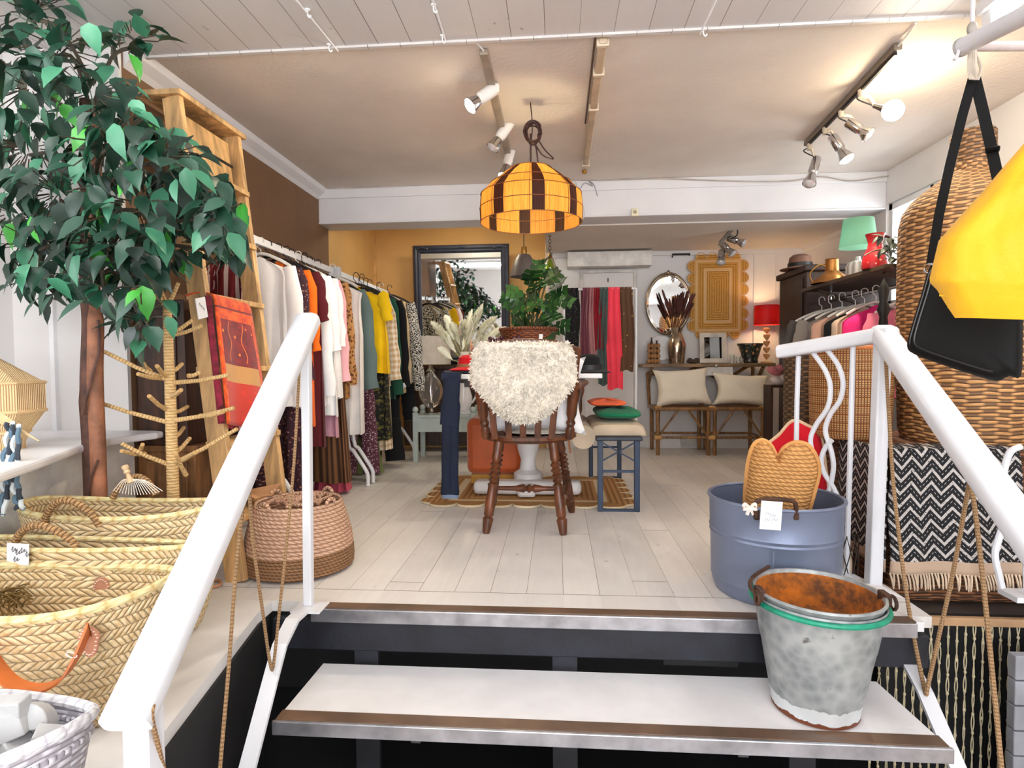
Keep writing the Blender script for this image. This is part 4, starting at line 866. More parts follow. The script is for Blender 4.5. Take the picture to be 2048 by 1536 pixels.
# ------------------------------------------------------------------ centre: table, chair, bench
TW = M((232, 230, 230), .4, 0., .04, 5., .001)
x0 = P(890, 750, Y=3.6).x; x1 = P(1205, 750, Y=3.6).x; tc = ((x0+x1)/2, 4.05)
def turned(p, q, prof, n=16):
    p = V(p); q = V(q); L = (q-p).length; return MB().lathe([(.0004, 0)]+[(r, t*L) for r, t in prof]+[(.0004, L)], n, p, (q-p).to_track_quat('Z', 'Y').to_matrix())
tb_ = thing('display_table', 'white pedestal table in the middle behind the sheepskin chair', 'table', (tc[0], tc[1], 0))
MB().box(x0, x1, 3.6, 4.5, .8, .83).build('tabletop', TW, tb_, smooth=False, bevel=.006)
MB().box(x0+.1, x1-.1, 3.72, 4.38, .745, .8).build('apron', M((70, 62, 58), .5), tb_, smooth=False)
cx = P(1056, 900, Y=4.05).x
turned((cx, 4.05, .1), (cx, 4.05, .76), [(.1, 0), (.1, .06), (.06, .1), (.05, .2), (.075, .32), (.08, .42), (.055, .6), (.05, .7), (.075, .8), (.05, .86), (.1, .95), (.1, 1)], 24).build('pedestal', TW, tb_)
pl_ = MB()
pl_.box(cx-.36, cx+.36, 3.87, 4.0, .02, .11)
pl_.build('foot', TW, tb_, bevel=.03); MB().box(cx-.06, cx+.06, 3.8, 4.35, .02, .1).build('foot', TW, tb_, bevel=.02)
CHW = wood((112, 62, 34), .5, 2, 4., .35)
chd = thing('windsor_chair', 'turned brown wooden armchair seen from behind with sheepskin over back', 'chair', (-.165, 3.3, 0))
sx = -.165; sy_ = 3.32
MB().lathe([(0, .462), (.2, .462), (.245, .472), (.268, .486), (.262, .502), (.22, .505), (.1, .492), (0, .49)], 40, (sx, sy_, 0), None, 1.0, .9).build('seat', CHW, chd)
LEGP = [(.017, 0), (.021, .03), (.029, .16), (.02, .18), (.026, .2), (.027, .36), (.023, .5), (.029, .53), (.018, .55), (.026, .575), (.018, .6), (.031, .63), (.018, .66), (.031, .69), (.018, .72), (.03, .75), (.018, .78), (.026, .82), (.024, .9), (.028, 1)]
lp = {}
for x, y in ((972, 1067), (1127, 1070)): b_ = P(x, y, Z=0); lp[x] = b_; turned(b_, V((sx+(b_.x-sx)*.72, 3.17, .47)), LEGP).build('leg', CHW, chd)
for x, sgn in ((1142, 1), (930, -1)): b_ = V((sx+sgn*.245, 3.52, 0)); turned(b_, V((sx+sgn*.17, 3.45, .47)), LEGP).build('leg', CHW, chd)
for sgn in (-1, 1): turned((sx+sgn*.2, 3.1, .19), (sx+sgn*.225, 3.5, .19), [(.012, 0), (.018, .3), (.022, .5), (.018, .7), (.012, 1)]).build('stretcher', CHW, chd)
turned((sx-.2, 3.3, .19), (sx+.2, 3.3, .19), [(.012, 0), (.014, .3), (.024, .42), (.014, .46), (.026, .5), (.014, .54), (.024, .58), (.014, .7), (.012, 1)]).build('stretcher', CHW, chd)
bx_ = [990, 1018, 1046, 1075, 1103]
for i, x in enumerate(bx_):
    p = P(x, 886, Y=3.1); p.z = .495; q = P(1046+(x-1046)*1.28, 715, Y=3.02); MB().bar(p, q, .034, .014, (1, 0, 0)).build('spindle', CHW, chd, smooth=False, bevel=.004)
for sgn in (-1, 1):
    turned((sx+sgn*.225, 3.18, .49), (sx+sgn*.262, 3.04, .97), [(.02, 0), (.026, .1), (.018, .14), (.026, .18), (.018, .22), (.028, .28), (.03, .5), (.024, .6), (.03, .64), (.02, .7), (.022, 1)]).build('back_post', CHW, chd)
    turned((sx+sgn*.255, 3.42, .49), (sx+sgn*.3, 3.46, .76), [(.018, 0), (.026, .15), (.016, .25), (.028, .5), (.016, .75), (.024, .9), (.018, 1)]).build('arm_post', CHW, chd)
    MB().strip(cr([(sx+sgn*.258, 3.06, .77), (sx+sgn*.29, 3.2, .785), (sx+sgn*.31, 3.4, .785), (sx+sgn*.3, 3.55, .77)]), (1, 0, 0), .06, .025).build('arm', CHW, chd, bevel=.006)
MB().strip(cr([(sx-.27, 3.05, .93), (sx-.15, 2.99, .965), (sx, 2.975, .975), (sx+.15, 2.99, .965), (sx+.27, 3.05, .93)]), (0, 0, 1), .09, .024).build('crest_rail', CHW, chd, bevel=.006)
def pillow(name, label, cat, c, w, h, th, Mx, mat, group=None, pinch=.16):
    def f(u, v, s):
        a = (u*2-1); b = (v*2-1); k = (1-a**4)*(1-b**4); e = 1-pinch*(1-abs(a)**2*1)*abs(b)**3; e2 = 1-pinch*(1-abs(b)**2)*abs(a)**3
        return V(c)+Mx@V((a*w/2*e2, s*th/2*max(k, 0)**.45+.004*sin(a*9+b*7), b*h/2*e))
    mb = MB(); mb.grid(lambda u, v: f(u, v, -1), 18, 18, False, w, h); mb.grid(lambda u, v: f(1-u, v, 1), 18, 18, False, w, h)
    return tag(mb.build(name, mat, ang=1.2), label, cat, group)
CUSH = cloth((238, 238, 244)); LINEN = cloth((246, 236, 216), .04)
pillow('cushion', 'white cushion standing between chair spindles and sheepskin', 'cushion', (sx+.03, 3.27, .715), .58, .43, .16, rx(-.12), CUSH)
FLC = M((238, 230, 216), .9, 0., .06, 18., .006, 90.)
hwf = [(684, 88), (692, 97), (710, 104), (740, 108), (765, 107), (785, 92), (800, 78), (820, 62), (835, 42), (846, 16)]
def hw(y):
    for (a, p), (b_, q) in zip(hwf, hwf[1:]):
        if y <= b_: return lerp(p, q, (y-a)/(b_-a))
    return 10
def fl_pt(u, v):
    if v < .2: t = 1-v/.2; p = P(1046+(u*2-1)*hw(686), 687, Y=2.945); return p+V((0, .16*t, -.09*t*t))
    y = lerp(687, 845, (v-.2)/.8); p = P(1046+(u*2-1)*hw(y), y, Y=2.945); return p+V((0, .05*abs(u*2-1)**3-.012*sin(u*11+v*5)*sin(v*9), 0))
fl_ = thing('sheepskin', 'fluffy cream sheepskin rug draped over chair back', 'sheepskin', (sx, 2.95, .68))
MB().grid(fl_pt, 26, 26).build('hide', FLC, fl_, solid=.012)
tf = MB(); rr = random.Random(5)
for i in range(6500):
    u, v = rr.random(), rr.uniform(.03, 1); p = fl_pt(u, v); d = V((rr.uniform(-.7, .7)+(u-.5)*.8, -.75 if v > .2 else rr.uniform(-.6, .2), rr.uniform(-.7, .25) if v > .22 else rr.uniform(.2, .9))).normalized()
    L = rr.uniform(.014, .028); w_ = V((rr.uniform(-1, 1), rr.uniform(-.4, .4), rr.uniform(-1, 1))).normalized()*.0045
    q = p+d*L*.6+V((0, 0, -.002)); tf.add([p-w_, p+w_, q+w_*.9, q-w_*.9, p+d*L+V((rr.uniform(-.004, .004), 0, -.005))], [(0, 1, 2, 3), (3, 2, 4)])
stuff(tf.build('fleece', FLC, fl_, smooth=False))
st2 = tf = MB()
for i in range(500):
    a = rr.uniform(0, 2*pi); q = rr.random()**.5; p = V((sx+.05+.2*q*cos(a), 3.38+.15*q*sin(a), .515+.02*rr.random())); d = V((cos(a)*.7, sin(a)*.5-.3, rr.uniform(.1, .8))).normalized(); w_ = V((rr.uniform(-1, 1), rr.uniform(-1, 1), 0))*.004
    st2.add([p-w_, p+w_, p+d*.03], [(0, 1, 2)])
st2.lathe([(0, .53), (.17, .527), (.2, .513), (.2, .506), (0, .506)], 24, (sx+.05, 3.38, 0), None, 1, .8)
tag(st2.build('seat_fleece', FLC), 'small cream fleece pad lying on the chair seat', 'fleece')
# blue bench
BLUEM = M((34, 52, 78), .45, 0., .12, 6., .001); NAVYM = M((22, 30, 44), .4)
bn = thing('folding_bench', 'narrow dark blue folding bench right of the armchair', 'bench', (.36, 4.05, 0))
bX0, bX1, bY0, bY1 = .235, .485, 3.54, 4.6
MB().box(bX0-.012, bX1+.012, bY0-.02, bY1+.02, .43, .455).build('seat', NAVYM, bn, smooth=False, bevel=.005)
for y in (bY0+.02, bY1-.02):
    for x in (bX0+.016, bX1-.016): MB().box(x-.016, x+.016, y-.016, y+.016, .0, .43).build('leg', BLUEM, bn, smooth=False, bevel=.003)
    MB().box(bX0+.02, bX1-.02, y-.006, y+.006, .235, .25).build('crossbar', BLUEM, bn, smooth=False); MB().box(bX0+.02, bX1-.02, y-.01, y+.01, .0, .014).build('crossbar', BLUEM, bn, smooth=False)
    for a, c in (((bX0+.02, .3), (bX1-.02, .42)), ((bX1-.02, .3), (bX0+.02, .42))): MB().bar((a[0], y, a[1]), (c[0], y, c[1]), .014, .008, (0, 1, 0)).build('brace', BLUEM, bn, smooth=False)
def folded(name, label, mat, x0, x1, y0, y1, z0, z1, seed=0):
    g = random.Random(seed); n = 40
    def f(u, v):
        a = 2*pi*u; cx_, cy_ = (x0+x1)/2, (y0+y1)/2; q = sin(pi*v)**.35 if 0 < v < 1 else 0
        return V((cx_+(x1-x0)/2*q*math.copysign(abs(cos(a))**.35, cos(a)), cy_+(y1-y0)/2*q*math.copysign(abs(sin(a))**.35, sin(a)), z0+(z1-z0)*(v**.8)+.006*sin(a*3+seed)*v))
    mb = MB().grid(f, n, 14, True, 1., .3); return tag(mb.build(name, mat, ang=1.2), label, 'blanket')
th_ = cloth((196, 178, 154), .1)
tw = thing('throw', 'fluffy beige throw folded over the blue bench with a rolled left end', 'blanket', (.3, 3.9, .456))
MB().grid(lambda u, v: V((lerp(.19, .53, u), lerp(3.56, 4.3, v), .458+.07*(1-(2*u-1)**6)**.5*(1 if v in (0, 1) and 0 else 1)*(1-(2*v-1)**10)**.5)), 20, 20, False, .4, .8).build('fold', th_, tw, solid=.01)
rl = MB(); sp_ = [V((.2-.062*cos(a*.55)-.0, 0, .44+.062*sin(a*.55))) for a in range(0, 12)]
MB().tube([(.15, 3.54, .45), (.15, 3.9, .45), (.15, 4.3, .45)], .072, 18).build('roll', th_, tw)
MB().strip(cr([(.07, 3.53, .36), (.065, 3.53, .45), (.085, 3.53, .55), (.12, 3.535, .66)]), (0, 1, 0), .05, .012).build('suede_edge', M((146, 92, 50), .7), tw)
folded('folded_blanket', 'folded emerald green blanket on the beige throw', cloth((14, 110, 76)), .235, .515, 3.6, 4.2, .533, .605, 2)
folded('folded_blanket', 'folded bright orange blanket on the green blanket', cloth((250, 104, 54)), .2, .44, 3.75, 4.2, .607, .65, 3)
# orange velvet pouf, rug, jeans
pf = thing('pouf', 'burnt orange velvet pouf under the table', 'pouf', (-.45, 4.4, .02))
px0 = P(932, 900, Y=4.2).x; px1 = P(1046, 900, Y=4.2).x
MB().box(px0, px1, 4.2, 4.6, .09, .5).build('cushion', M((196, 90, 30), .55, 0., .12, 3., .002, 60., Sheen_Weight=.6), pf, bevel=.05)
MB().box(px0+.03, px1-.03, 4.23, 4.57, .02, .09).build('plinth', M((204, 152, 60), .5), pf, smooth=False, bevel=.005)
b = Bd('jute_rug'); x, y, _ = b.xyz(); n = b.noise(30., b.vec(x*1., y*6.), 3.); ring = b.m('MAXIMUM', x.abs()/.78, y.abs()/.55)
lnw = ((ring*22.).fr()*pi).sin(); band = (ring-.62).abs().lt(.035)
RUGM = b.fin(b.mix(band, b.mix(b.rmp(n*.5+lnw*.5, .3, .8), lin((142, 96, 52)), lin((196, 148, 90))), lin((222, 204, 170))), .9, 0., lnw, .004, .7)
def scallop(w, h, r, n1, n2):
    pts = []
    for (ax, ay), (dx_, dy_), L, n in (((-w, -h), (1, 0), 2*w, n1), ((w, -h), (0, 1), 2*h, n2), ((w, h), (-1, 0), 2*w, n1), ((-w, h), (0, -1), 2*h, n2)):
        for k in range(n):
            for j in range(7):
                t = (k+.5-.5*cos(pi*j/7))/n; s = sin(pi*j/7)*r; pts.append((ax+dx_*L*t+dy_*s, ay+dy_*L*t-dx_*s))
    return pts
rg = thing('jute_rug', 'brown jute rug with scalloped edge under the table', 'rug', (-.2, 4.1, 0))
MB().prism(scallop(.62, .42, .07, 7, 5), .01, None, (-.2, 4.1, .002)).build('field', RUGM, rg, smooth=False)
MB().tube([V((-.2+x_, 4.1+y_, .007)) for x_, y_ in scallop(.62, .42, .072, 7, 5)], .007, 6, True).build('edging', M((222, 204, 170), .8), rg)
JEAN = M((22, 32, 54), .85, 0., .2, 4., .001, 250.); jn = thing('jeans', 'dark blue jeans hanging down from the left end of the table', 'jeans', (-.7, 3.56, .0))
jp = lambda x, y: P(x, y, Y=3.565)
MB().tube(cr([jp(904, 757), jp(902, 800), jp(899, 850)], 5), [.052]*6+[.06]*5, 14, sq=.4, side=(1, 0, 0)).build('seat', JEAN, jn)
for q in (((896, 835), (893, 900), (893, 960), (894, 993)), ((907, 835), (907, 900), (907, 960), (906, 993))):
    l_ = MB().tube(cr([jp(*a) for a in q], 4), [.036, .035, .034, .033, .032, .031, .03, .03, .031, .034, .038, .038, .03], 12, sq=.6, side=(1, 0, 0)).build('leg', JEAN, jn)
    MB().tube([jp(q[3][0], 986), jp(q[3][0], 996)], .036, 12, sq=.62, side=(1, 0, 0)).build('hem', M((120, 136, 158), .85), l_)
MB().strip([jp(902, 760), jp(902, 748)+V((0, 0, .004)), V((jp(902, 748).x, 3.66, .834)), V((jp(902, 748).x, 3.8, .834))], (1, 0, 0), .12, .008).build('waistband', JEAN, jn)
# things on the table
def felt(name, label, mat, c, r, h, band=None, cat='hat'):
    t = thing(name, label, cat, c); MB().lathe([(0, h), (r*.5, h*.97), (r*.72, h*.8), (r*.8, h*.3), (r*.84, .02), (r*1.35, .006), (r*1.38, 0), (r*.8, 0)], 28, c).build('crown', mat, t)
    MB().lathe([(r*.825, h*.12), (r*.85, h*.13), (r*.835, h*.42), (r*.81, h*.42)], 28, c).build('band', band or BLACK, t)
nv = P(918, 741, Y=3.72); folded('folded_jumper', 'folded navy cloth on the left end of the table under red hat', cloth((30, 34, 60)), nv.x-.1, nv.x+.12, 3.65, 3.95, .831, .852, 4)
felt('felt_hat', 'bright red felt hat on the left end of the table', cloth((206, 24, 34)), (P(940, 730, Y=3.8).x, 3.8, .853), .1, .1, M((150, 106, 70)))
felt('felt_hat', 'black felt hat on the right end of the table', cloth((12, 12, 16)), (P(1178, 740, Y=3.78).x, 3.78, .831), .1, .12)
cap = P(1152, 716, Y=3.95); ct = tag(MB().ball((cap.x, 3.95, .88), (.07, .07, .05), 18, 10).tube(arc((cap.x, 3.95, .915), .06, 0, 2*pi, 18, (1, 0, 0), (0, 1, 0))[:-1], .012, 6, True).build('woven_bowl', M((150, 98, 58), .6)), 'small brown leather bowl behind the black hat', 'bowl')
WK = weave('brown_wicker', (156, 84, 44), (118, 58, 28), (54, 26, 14), .03, .012, .006)
pb = P(1057, 700, Y=3.95); PT = thing('plant_basket', 'round brown wicker planter basket on the table', 'basket', (pb.x, 3.95, .831))
MB().lathe([(0, .0), (.12, 0), (.14, .02), (.185, .25), (.192, .285), (.18, .285), (.17, .24), (.0, .2)], 40, (pb.x, 3.95, .831)).build('body', WK, PT)
MB().tube(arc((pb.x, 3.95, 1.118), .188, 0, 2*pi, 40, (1, 0, 0), (0, 1, 0))[:-1], .012, 8, True).build('rim', WK, PT)
MB().obox(P(1081, 680, Y=3.74), (.024, .002, .075), ry(.12)).build('price_tag', PAPER, PT, smooth=False)
b = Bd('monstera'); r = b.isl(); MONS = b.fin(b.mix(r, lin((16, 46, 24)), lin((52, 98, 42))), .35)
mo = thing('monstera_plant', 'split leaf houseplant in the brown wicker planter', 'plant', (pb.x, 3.95, 1.05)); ml = MB(); ms = MB(); rr = random.Random(3)
def split_leaf(mb, p, d, up, L, W):
    d = d.normalized(); sd = d.cross(up).normalized(); n = sd.cross(d); N = 4
    for i in range(N):
        t0 = i/N; ww = W*sin(pi*(.12+.8*t0))**.8*.5
        for s in (1, -1):
            a = p+d*L*t0; b2 = p+d*L*(t0+.21); tip = p+d*L*(t0+.26)+sd*s*ww+n*(.02*L-.5*ww*ww/W); m1 = p+d*L*(t0+.06)+sd*s*ww*.8+n*.02*L; m2 = p+d*L*(t0+.29)+sd*s*ww*.72+n*.02*L
            mb.add([a, m1, tip, m2, b2], [(0, 1, 2, 3, 4)] if s > 0 else [(4, 3, 2, 1, 0)])
    mb.add([p+d*L*.9-sd*W*.1, p+d*L*1.05, p+d*L*.9+sd*W*.1, p+sd*.004-d*0, p-sd*.004], [(0, 4, 3, 2, 1)])
for x, y in ((1030, 585), (1022, 610), (1045, 600), (1060, 560), (1075, 540), (1080, 575), (1095, 560), (1105, 590), (1090, 610), (1065, 620), (1050, 640), (1100, 630), (1115, 655), (1085, 650), (1070, 600), (1035, 640), (1088, 525), (1100, 610), (1120, 600), (1055, 655), (1110, 570), (1040, 620), (1090, 665), (1075, 670), (1098, 545), (1066, 585)):
    p = P(x, y, Y=3.95+rr.uniform(-.14, .1)); o = V((pb.x+rr.uniform(-.04, .04), 3.95, 1.06)); ms.tube(cr([o, lerp(o, p, .6)+V((0, 0, .03)), p], 4), .004, 5)
    d = V(((x-1070)/60+rr.uniform(-.4, .4), rr.uniform(-.8, .1), rr.uniform(-.5, .5))); split_leaf(ml, p-d.normalized()*.06, d, V((rr.uniform(-.4, .4), -.9, .6)), rr.uniform(.12, .18), rr.uniform(.12, .17))
ml.build('leaves', MONS, mo, smooth=False); ms.build('stems', M((62, 70, 40), .6), mo)
gbx = P(1008, 681, Y=3.78); gt = thing('grape_bunch', 'bunch of dark purple and pink grapes behind top of sheepskin', 'grapes', (gbx.x, 3.78, .98))
bw = thing('footed_bowl', 'wooden footed bowl on the table behind the sheepskin chair', 'bowl', (gbx.x, 3.78, .831)); MB().lathe([(0, 0), (.06, 0), (.05, .01), (.014, .03), (.014, .09), (.07, gbx.z-.9), (.12, gbx.z-.86), (.114, gbx.z-.858), (.06, gbx.z-.885), (0, gbx.z-.89)], 24, (gbx.x, 3.78, .831)).build('bowl', MWOOD, bw)
gm = [M((70, 34, 52), .25, 0., .1), M((176, 108, 120), .25, 0., .1)]
for k in range(34): MB().ball((gbx.x+rr.uniform(-.11, .11), 3.78+rr.uniform(-.05, .05), gbx.z+rr.uniform(-.022, .022)), .014, 10, 7).build('grape', gm[k % 3 == 0], gt)
# pampas
pv = P(930, 745, Y=4.25); va = thing('vase', 'slim cream vase holding the pampas grass on the table', 'vase', (pv.x, 4.25, .831)); MB().lathe([(0, 0), (.05, 0), (.06, .04), (.045, .1), (.03, .13), (.034, .15), (.028, .15), (.0, .02)], 20, (pv.x, 4.25, .831)).build('body', M((224, 216, 200), .4), va)
pg = thing('pampas_grass', 'pale cream pampas plumes spreading behind the red hat', 'dried flowers', (pv.x, 4.25, .95)); stm = MB()
PAM = M((255, 252, 226), .9, 0., .05, 10., 0.); 
for (x0, y0), (x1, y1) in (((898, 690), (868, 652)), ((908, 680), (893, 640)), ((920, 690), (905, 655)), ((925, 700), (942, 628)), ((935, 690), (962, 618)), ((945, 690), (988, 640)), ((940, 705), (1003, 660)), ((912, 705), (884, 668)), ((950, 700), (972, 650)), ((930, 680), (926, 650)), ((905, 720), (885, 705))):
    a = P(x0, y0, Y=4.25); e = P(x1, y1, Y=4.25+rr.uniform(-.12, .12)); stm.tube(cr([V((pv.x, 4.25, .9)), a, lerp(a, e, .7)], 4), .0025, 5)
    pm = MB()
    for i in range(420):
        t = rr.random(); c = lerp(a, e, t)+V((0, 0, .02*sin(pi*t))); rad = .042*sin(pi*min(1, t*.9+.12))**.7; dd = V((rr.uniform(-1, 1), rr.uniform(-1, 1), rr.uniform(-1, 1))).normalized(); dr = (e-a).normalized()
        tip = c+dd*rad*.85+dr*.045; w_ = dr.cross(dd)*.005; pm.add([c-w_, c+w_, tip+w_*.7, tip-w_*.7], [(0, 1, 2, 3)])
    pm.build('plume', PAM, pg, smooth=False)
stm.build('stems', M((190, 178, 110), .7), pg)
# ------------------------------------------------------------------ back left: mirror, sideboard, lamp
MIR = M((235, 238, 238), .02, 1., .0, 5., 0.)
DKB = M((44, 48, 62), .4, 0., .15, 8., .001)
sb = thing('sideboard', 'dark brown sideboard under the large mirror at the back', 'sideboard', (-1.0, 6.02, 0))
SBM = wood((70, 48, 34))
MB().box(-1.6, -.32, 5.86, 6.2, .84, .875).build('top', SBM, sb, smooth=False, bevel=.004); MB().box(-1.57, -.35, 5.9, 6.2, .06, .84).build('body', SBM, sb, smooth=False, bevel=.004)
for k in range(3): dr_ = MB().box(-1.55+k*.4, -1.17+k*.4, 5.885, 5.902, .1, .8).build('door', SBM, sb, smooth=False, bevel=.003); MB().ball((-1.2+k*.4, 5.876, .5), .014, 10, 8).build('knob', BRASS, dr_)
mc = (P(825, 490, Y=6.0).x+P(1018, 490, Y=6.0).x)/2; mw = (P(1018, 490, Y=6.0).x-P(825, 490, Y=6.0).x)/2; mz0, mz1 = .89, P(920, 489, Y=6.0).z
Mt = rx(.05); mo_ = V((mc, 6.06, mz0)); mH = mz1-mz0
mi = thing('wall_mirror', 'large rectangular mirror in a dark blue carved frame', 'mirror', mo_)
fm = lambda x, y, z: mo_+Mt@V((x, y, z))
fw2 = .085; prf = [(0, 0), (.012, -.022), (.034, -.03), (.05, -.02), (.065, -.026), (fw2, -.008), (fw2, .0)]
def fside(a, b_, inn):
    mb = MB(); vs = []
    for e, sgn in ((a, 1), (b_, -1)):
        for d_, y in prf: vs.append(fm(e[0]+inn[0]*d_+(inn[1] and sgn*d_ or 0), y, e[1]+inn[1]*d_+(inn[0] and sgn*d_ or 0)))
    n = len(prf); return mb.add(vs, [(i, i+1, n+i+1, n+i) for i in range(n-1)]+[tuple(range(n))[::-1]])
for a, b_, inn in (((-mw, 0), (mw, 0), (0, 1)), ((-mw, mH), (mw, mH), (0, -1)), ((-mw, 0), (-mw, mH), (1, 0)), ((mw, 0), (mw, mH), (-1, 0))):
    fside(a, b_, inn).build('frame', DKB, mi)
for cx_, cz in ((-mw, mH), (mw, mH), (0, mH+.003)):
    og = MB()
    for k in range(-3, 4): og.ball(fm(cx_*(.82)+k*.02, -.02, cz-.02-abs(k)*.006), (.02, .014, .016), 10, 6)
    og.build('carving', DKB, mi)
MB().add([fm(-mw+.06, -.006, .06), fm(mw-.06, -.006, .06), fm(mw-.06, -.006, mH-.06), fm(-mw+.06, -.006, mH-.06)], [(0, 1, 2, 3)]).build('glass', MIR, mi, smooth=False)
SAGE = M((186, 198, 192), .5, 0., .04)
gb = thing('low_bench', 'pale sage green low bench with ball finials left of table', 'bench', (-1.15, 5.4, 0))
bx0 = P(826, 840, Y=5.3).x; bx1 = P(950, 840, Y=5.3).x
MB().box(bx0, bx1, 5.3, 5.62, .4, .425).build('top', SAGE, gb, smooth=False, bevel=.004); MB().box(bx0+.03, bx1-.03, 5.31, 5.33, .27, .4).build('front_rail', SAGE, gb, smooth=False, bevel=.003)
for x in (bx0+.02, bx1-.02):
    for y in (5.31, 5.6): MB().box(x-.022, x+.022, y-.022, y+.022, 0, .45).build('post', SAGE, gb, smooth=False, bevel=.004); MB().ball((x, y, .475), .028, 12, 8).build('finial', SAGE, gb)
GLZ = glass('smoked_glass', (248, 242, 234), .03, .92)
lx = P(862, 800, Y=5.42).x; tl2 = thing('table_lamp', 'clear glass table lamp with wide pale drum shade on sage bench', 'table lamp', (lx, 5.42, .426))
MB().lathe([(0, 0), (.07, 0), (.072, .015), (.03, .025), (.02, .05), (0, .05)], 24, (lx, 5.42, .426)).build('base', CHROME, tl2)
MB().lathe([(.02, .05), (.07, .09), (.11, .17), (.115, .23), (.09, .31), (.04, .37), (.03, .385)], 28, (lx, 5.42, .426)).build('glass_body', GLZ, tl2)
MB().lathe([(0, .05), (.012, .05), (.02, .12), (.008, .15), (.024, .2), (.008, .25), (.018, .32), (.012, .385), (.04, .385), (.045, .4), (.02, .43), (.012, .5), (0, .5)], 20, (lx, 5.42, .426)).build('stem', CHROME, tl2)
SHD = M((216, 208, 192), .8, 0., .04, 12., .001, 200., Subsurface_Weight=0.)
zb = P(862, 729, Y=5.42).z; zt = P(862, 673, Y=5.42).z
MB().lathe([(.188, zb), (.19, zb+.005), (.18, zt), (.176, zt), (.185, zb+.006)], 36, (lx, 5.42, 0)).build('lamp_shade', SHD, tl2)
jx = P(928, 800, Y=5.42).x; jg = thing('jug', 'white china jug with handle standing on the sage bench', 'jug', (jx, 5.42, .426))
WC = M((242, 242, 244), .15, 0., .02, 5., 0.)
MB().lathe([(0, 0), (.06, 0), (.065, .02), (.05, .04), (.075, .1), (.078, .16), (.055, .24), (.06, .285), (.052, .285), (.045, .24), (.06, .16), (0, .05)], 24, (jx, 5.42, .426)).build('body', WC, jg)
MB().tube(cr([(jx+.055, 5.42, .69), (jx+.11, 5.42, .68), (jx+.115, 5.42, .6), (jx+.075, 5.42, .53)]), .011, 8).build('handle', WC, jg)
MB().obox((jx+.02, 5.335, .5), (.05, .002, .07), ry(.3)).build('price_tag', PAPER, jg, smooth=False)
# ------------------------------------------------------------------ back right: door, scarves, wall pieces
d0 = P(1160, 540, Y=6.2).x; d1 = P(1274, 540, Y=6.2).x; dz = P(1215, 540, Y=6.2).z
dr = struct(MB().box(d0+.03, d1-.03, 6.205, 6.235, 0, dz-.03).build('door_1', WALLW, smooth=False, bevel=.003))
MB().box(d0, d0+.035, 6.19, 6.25, 0, dz).box(d1-.035, d1, 6.19, 6.25, 0, dz).box(d0+.035, d1-.035, 6.19, 6.25, dz-.03, dz).build('door_frame', M((206, 202, 198), .5), dr, smooth=False, bevel=.004)
q = P(1216, 560, Y=6.2); MB().box(q.x-.006, q.x+.006, 6.195, 6.205, q.z-.02, q.z+.02).build('coat_hook', M((90, 84, 80)), dr)
qx = MB()
for k in range(7): qx.bar((d0+.08, 6.203, .1+k*.09), (d1-.08, 6.203, .1+((k*3) % 7)*.09), .006, .003)
qx.build('lattice', WALLW, dr, smooth=False)
q0 = P(1135, 504, Y=6.05); q1 = P(1304, 530, Y=6.05)
MB_b = MB().box(q0.x, q1.x, 6.05, 6.245, q1.z, q0.z).build('blind_box', M((224, 220, 214), .5), smooth=False, bevel=.004); tag(MB_b, 'long white box mounted on the wall above the door', 'blind box')
SY = 5.3; s0 = P(1128, 580, Y=SY); s1 = P(1272, 580, Y=SY)
sr = thing('scarf_rail', 'slim wooden rail stand holding a row of scarves before door', 'rail', ((s0.x+s1.x)/2, SY, 0))
SZ = P(1200, 578, Y=SY).z
MB().tube([(s0.x, SY, SZ), (s1.x, SY, SZ)], .011, 10).build('rail', WHITE, sr)
for x in (s0.x, s1.x): MB().tube([(x, SY, SZ), (x, SY, .02)], .012, 10).build('post', WHITE, sr); MB().box(x-.012, x+.012, SY-.2, SY+.2, 0, .02).build('foot', WHITE, sr, smooth=False)
def hscarf(label, xa, xb, ybot, mat, k=0):
    a = P(xa, 580, Y=SY).x; b_ = P(xb, 580, Y=SY).x; zb = P(xa, ybot, Y=SY).z; g = random.Random(k+int(xa)); ph = g.uniform(0, 6)
    def f(u, v):
        if v < .12: t = v/.12*pi; y = SY+.016*cos(t); z = SZ+.016*sin(t)
        else: t = (v-.12)/.88; y = SY-.016-.012*t; z = lerp(SZ, zb, t)
        w_ = 1-.25*sin(min(1, v*3)*pi)*.5; x = lerp(a, b_, .5+(u-.5)*w_); return V((x+.01*sin(v*5+ph), y-.008*sin(u*16+ph)*min(1, v*4), z+.01*sin(u*7+ph)*(v > .9)))
    mb = MB().grid(f, 20, 24, False, .2, 1.); mb.grid(lambda u, v: V((lerp(a, b_, u), SY+.018+.008*sin(u*14+ph), lerp(SZ, zb+.2, v))), 12, 8, False, .2, .6)
    return tag(mb.build('hanging_scarf', mat, ang=1.2, ), label, 'scarf', 'scarves on the rail before the door')
BLKP = uvm('black_floral', lambda b, u, v: b.mix(b.rmp(b.vor(34., b.vec(u, v)), .12, .2), lin((120, 120, 110)), lin((18, 18, 20))))
BRNP = uvm('gold_leaf', lambda b, u, v: b.mix(b.vor(15., b.vec(u, v)).lt(.13), lin((96, 66, 44)), lin((214, 170, 90))))
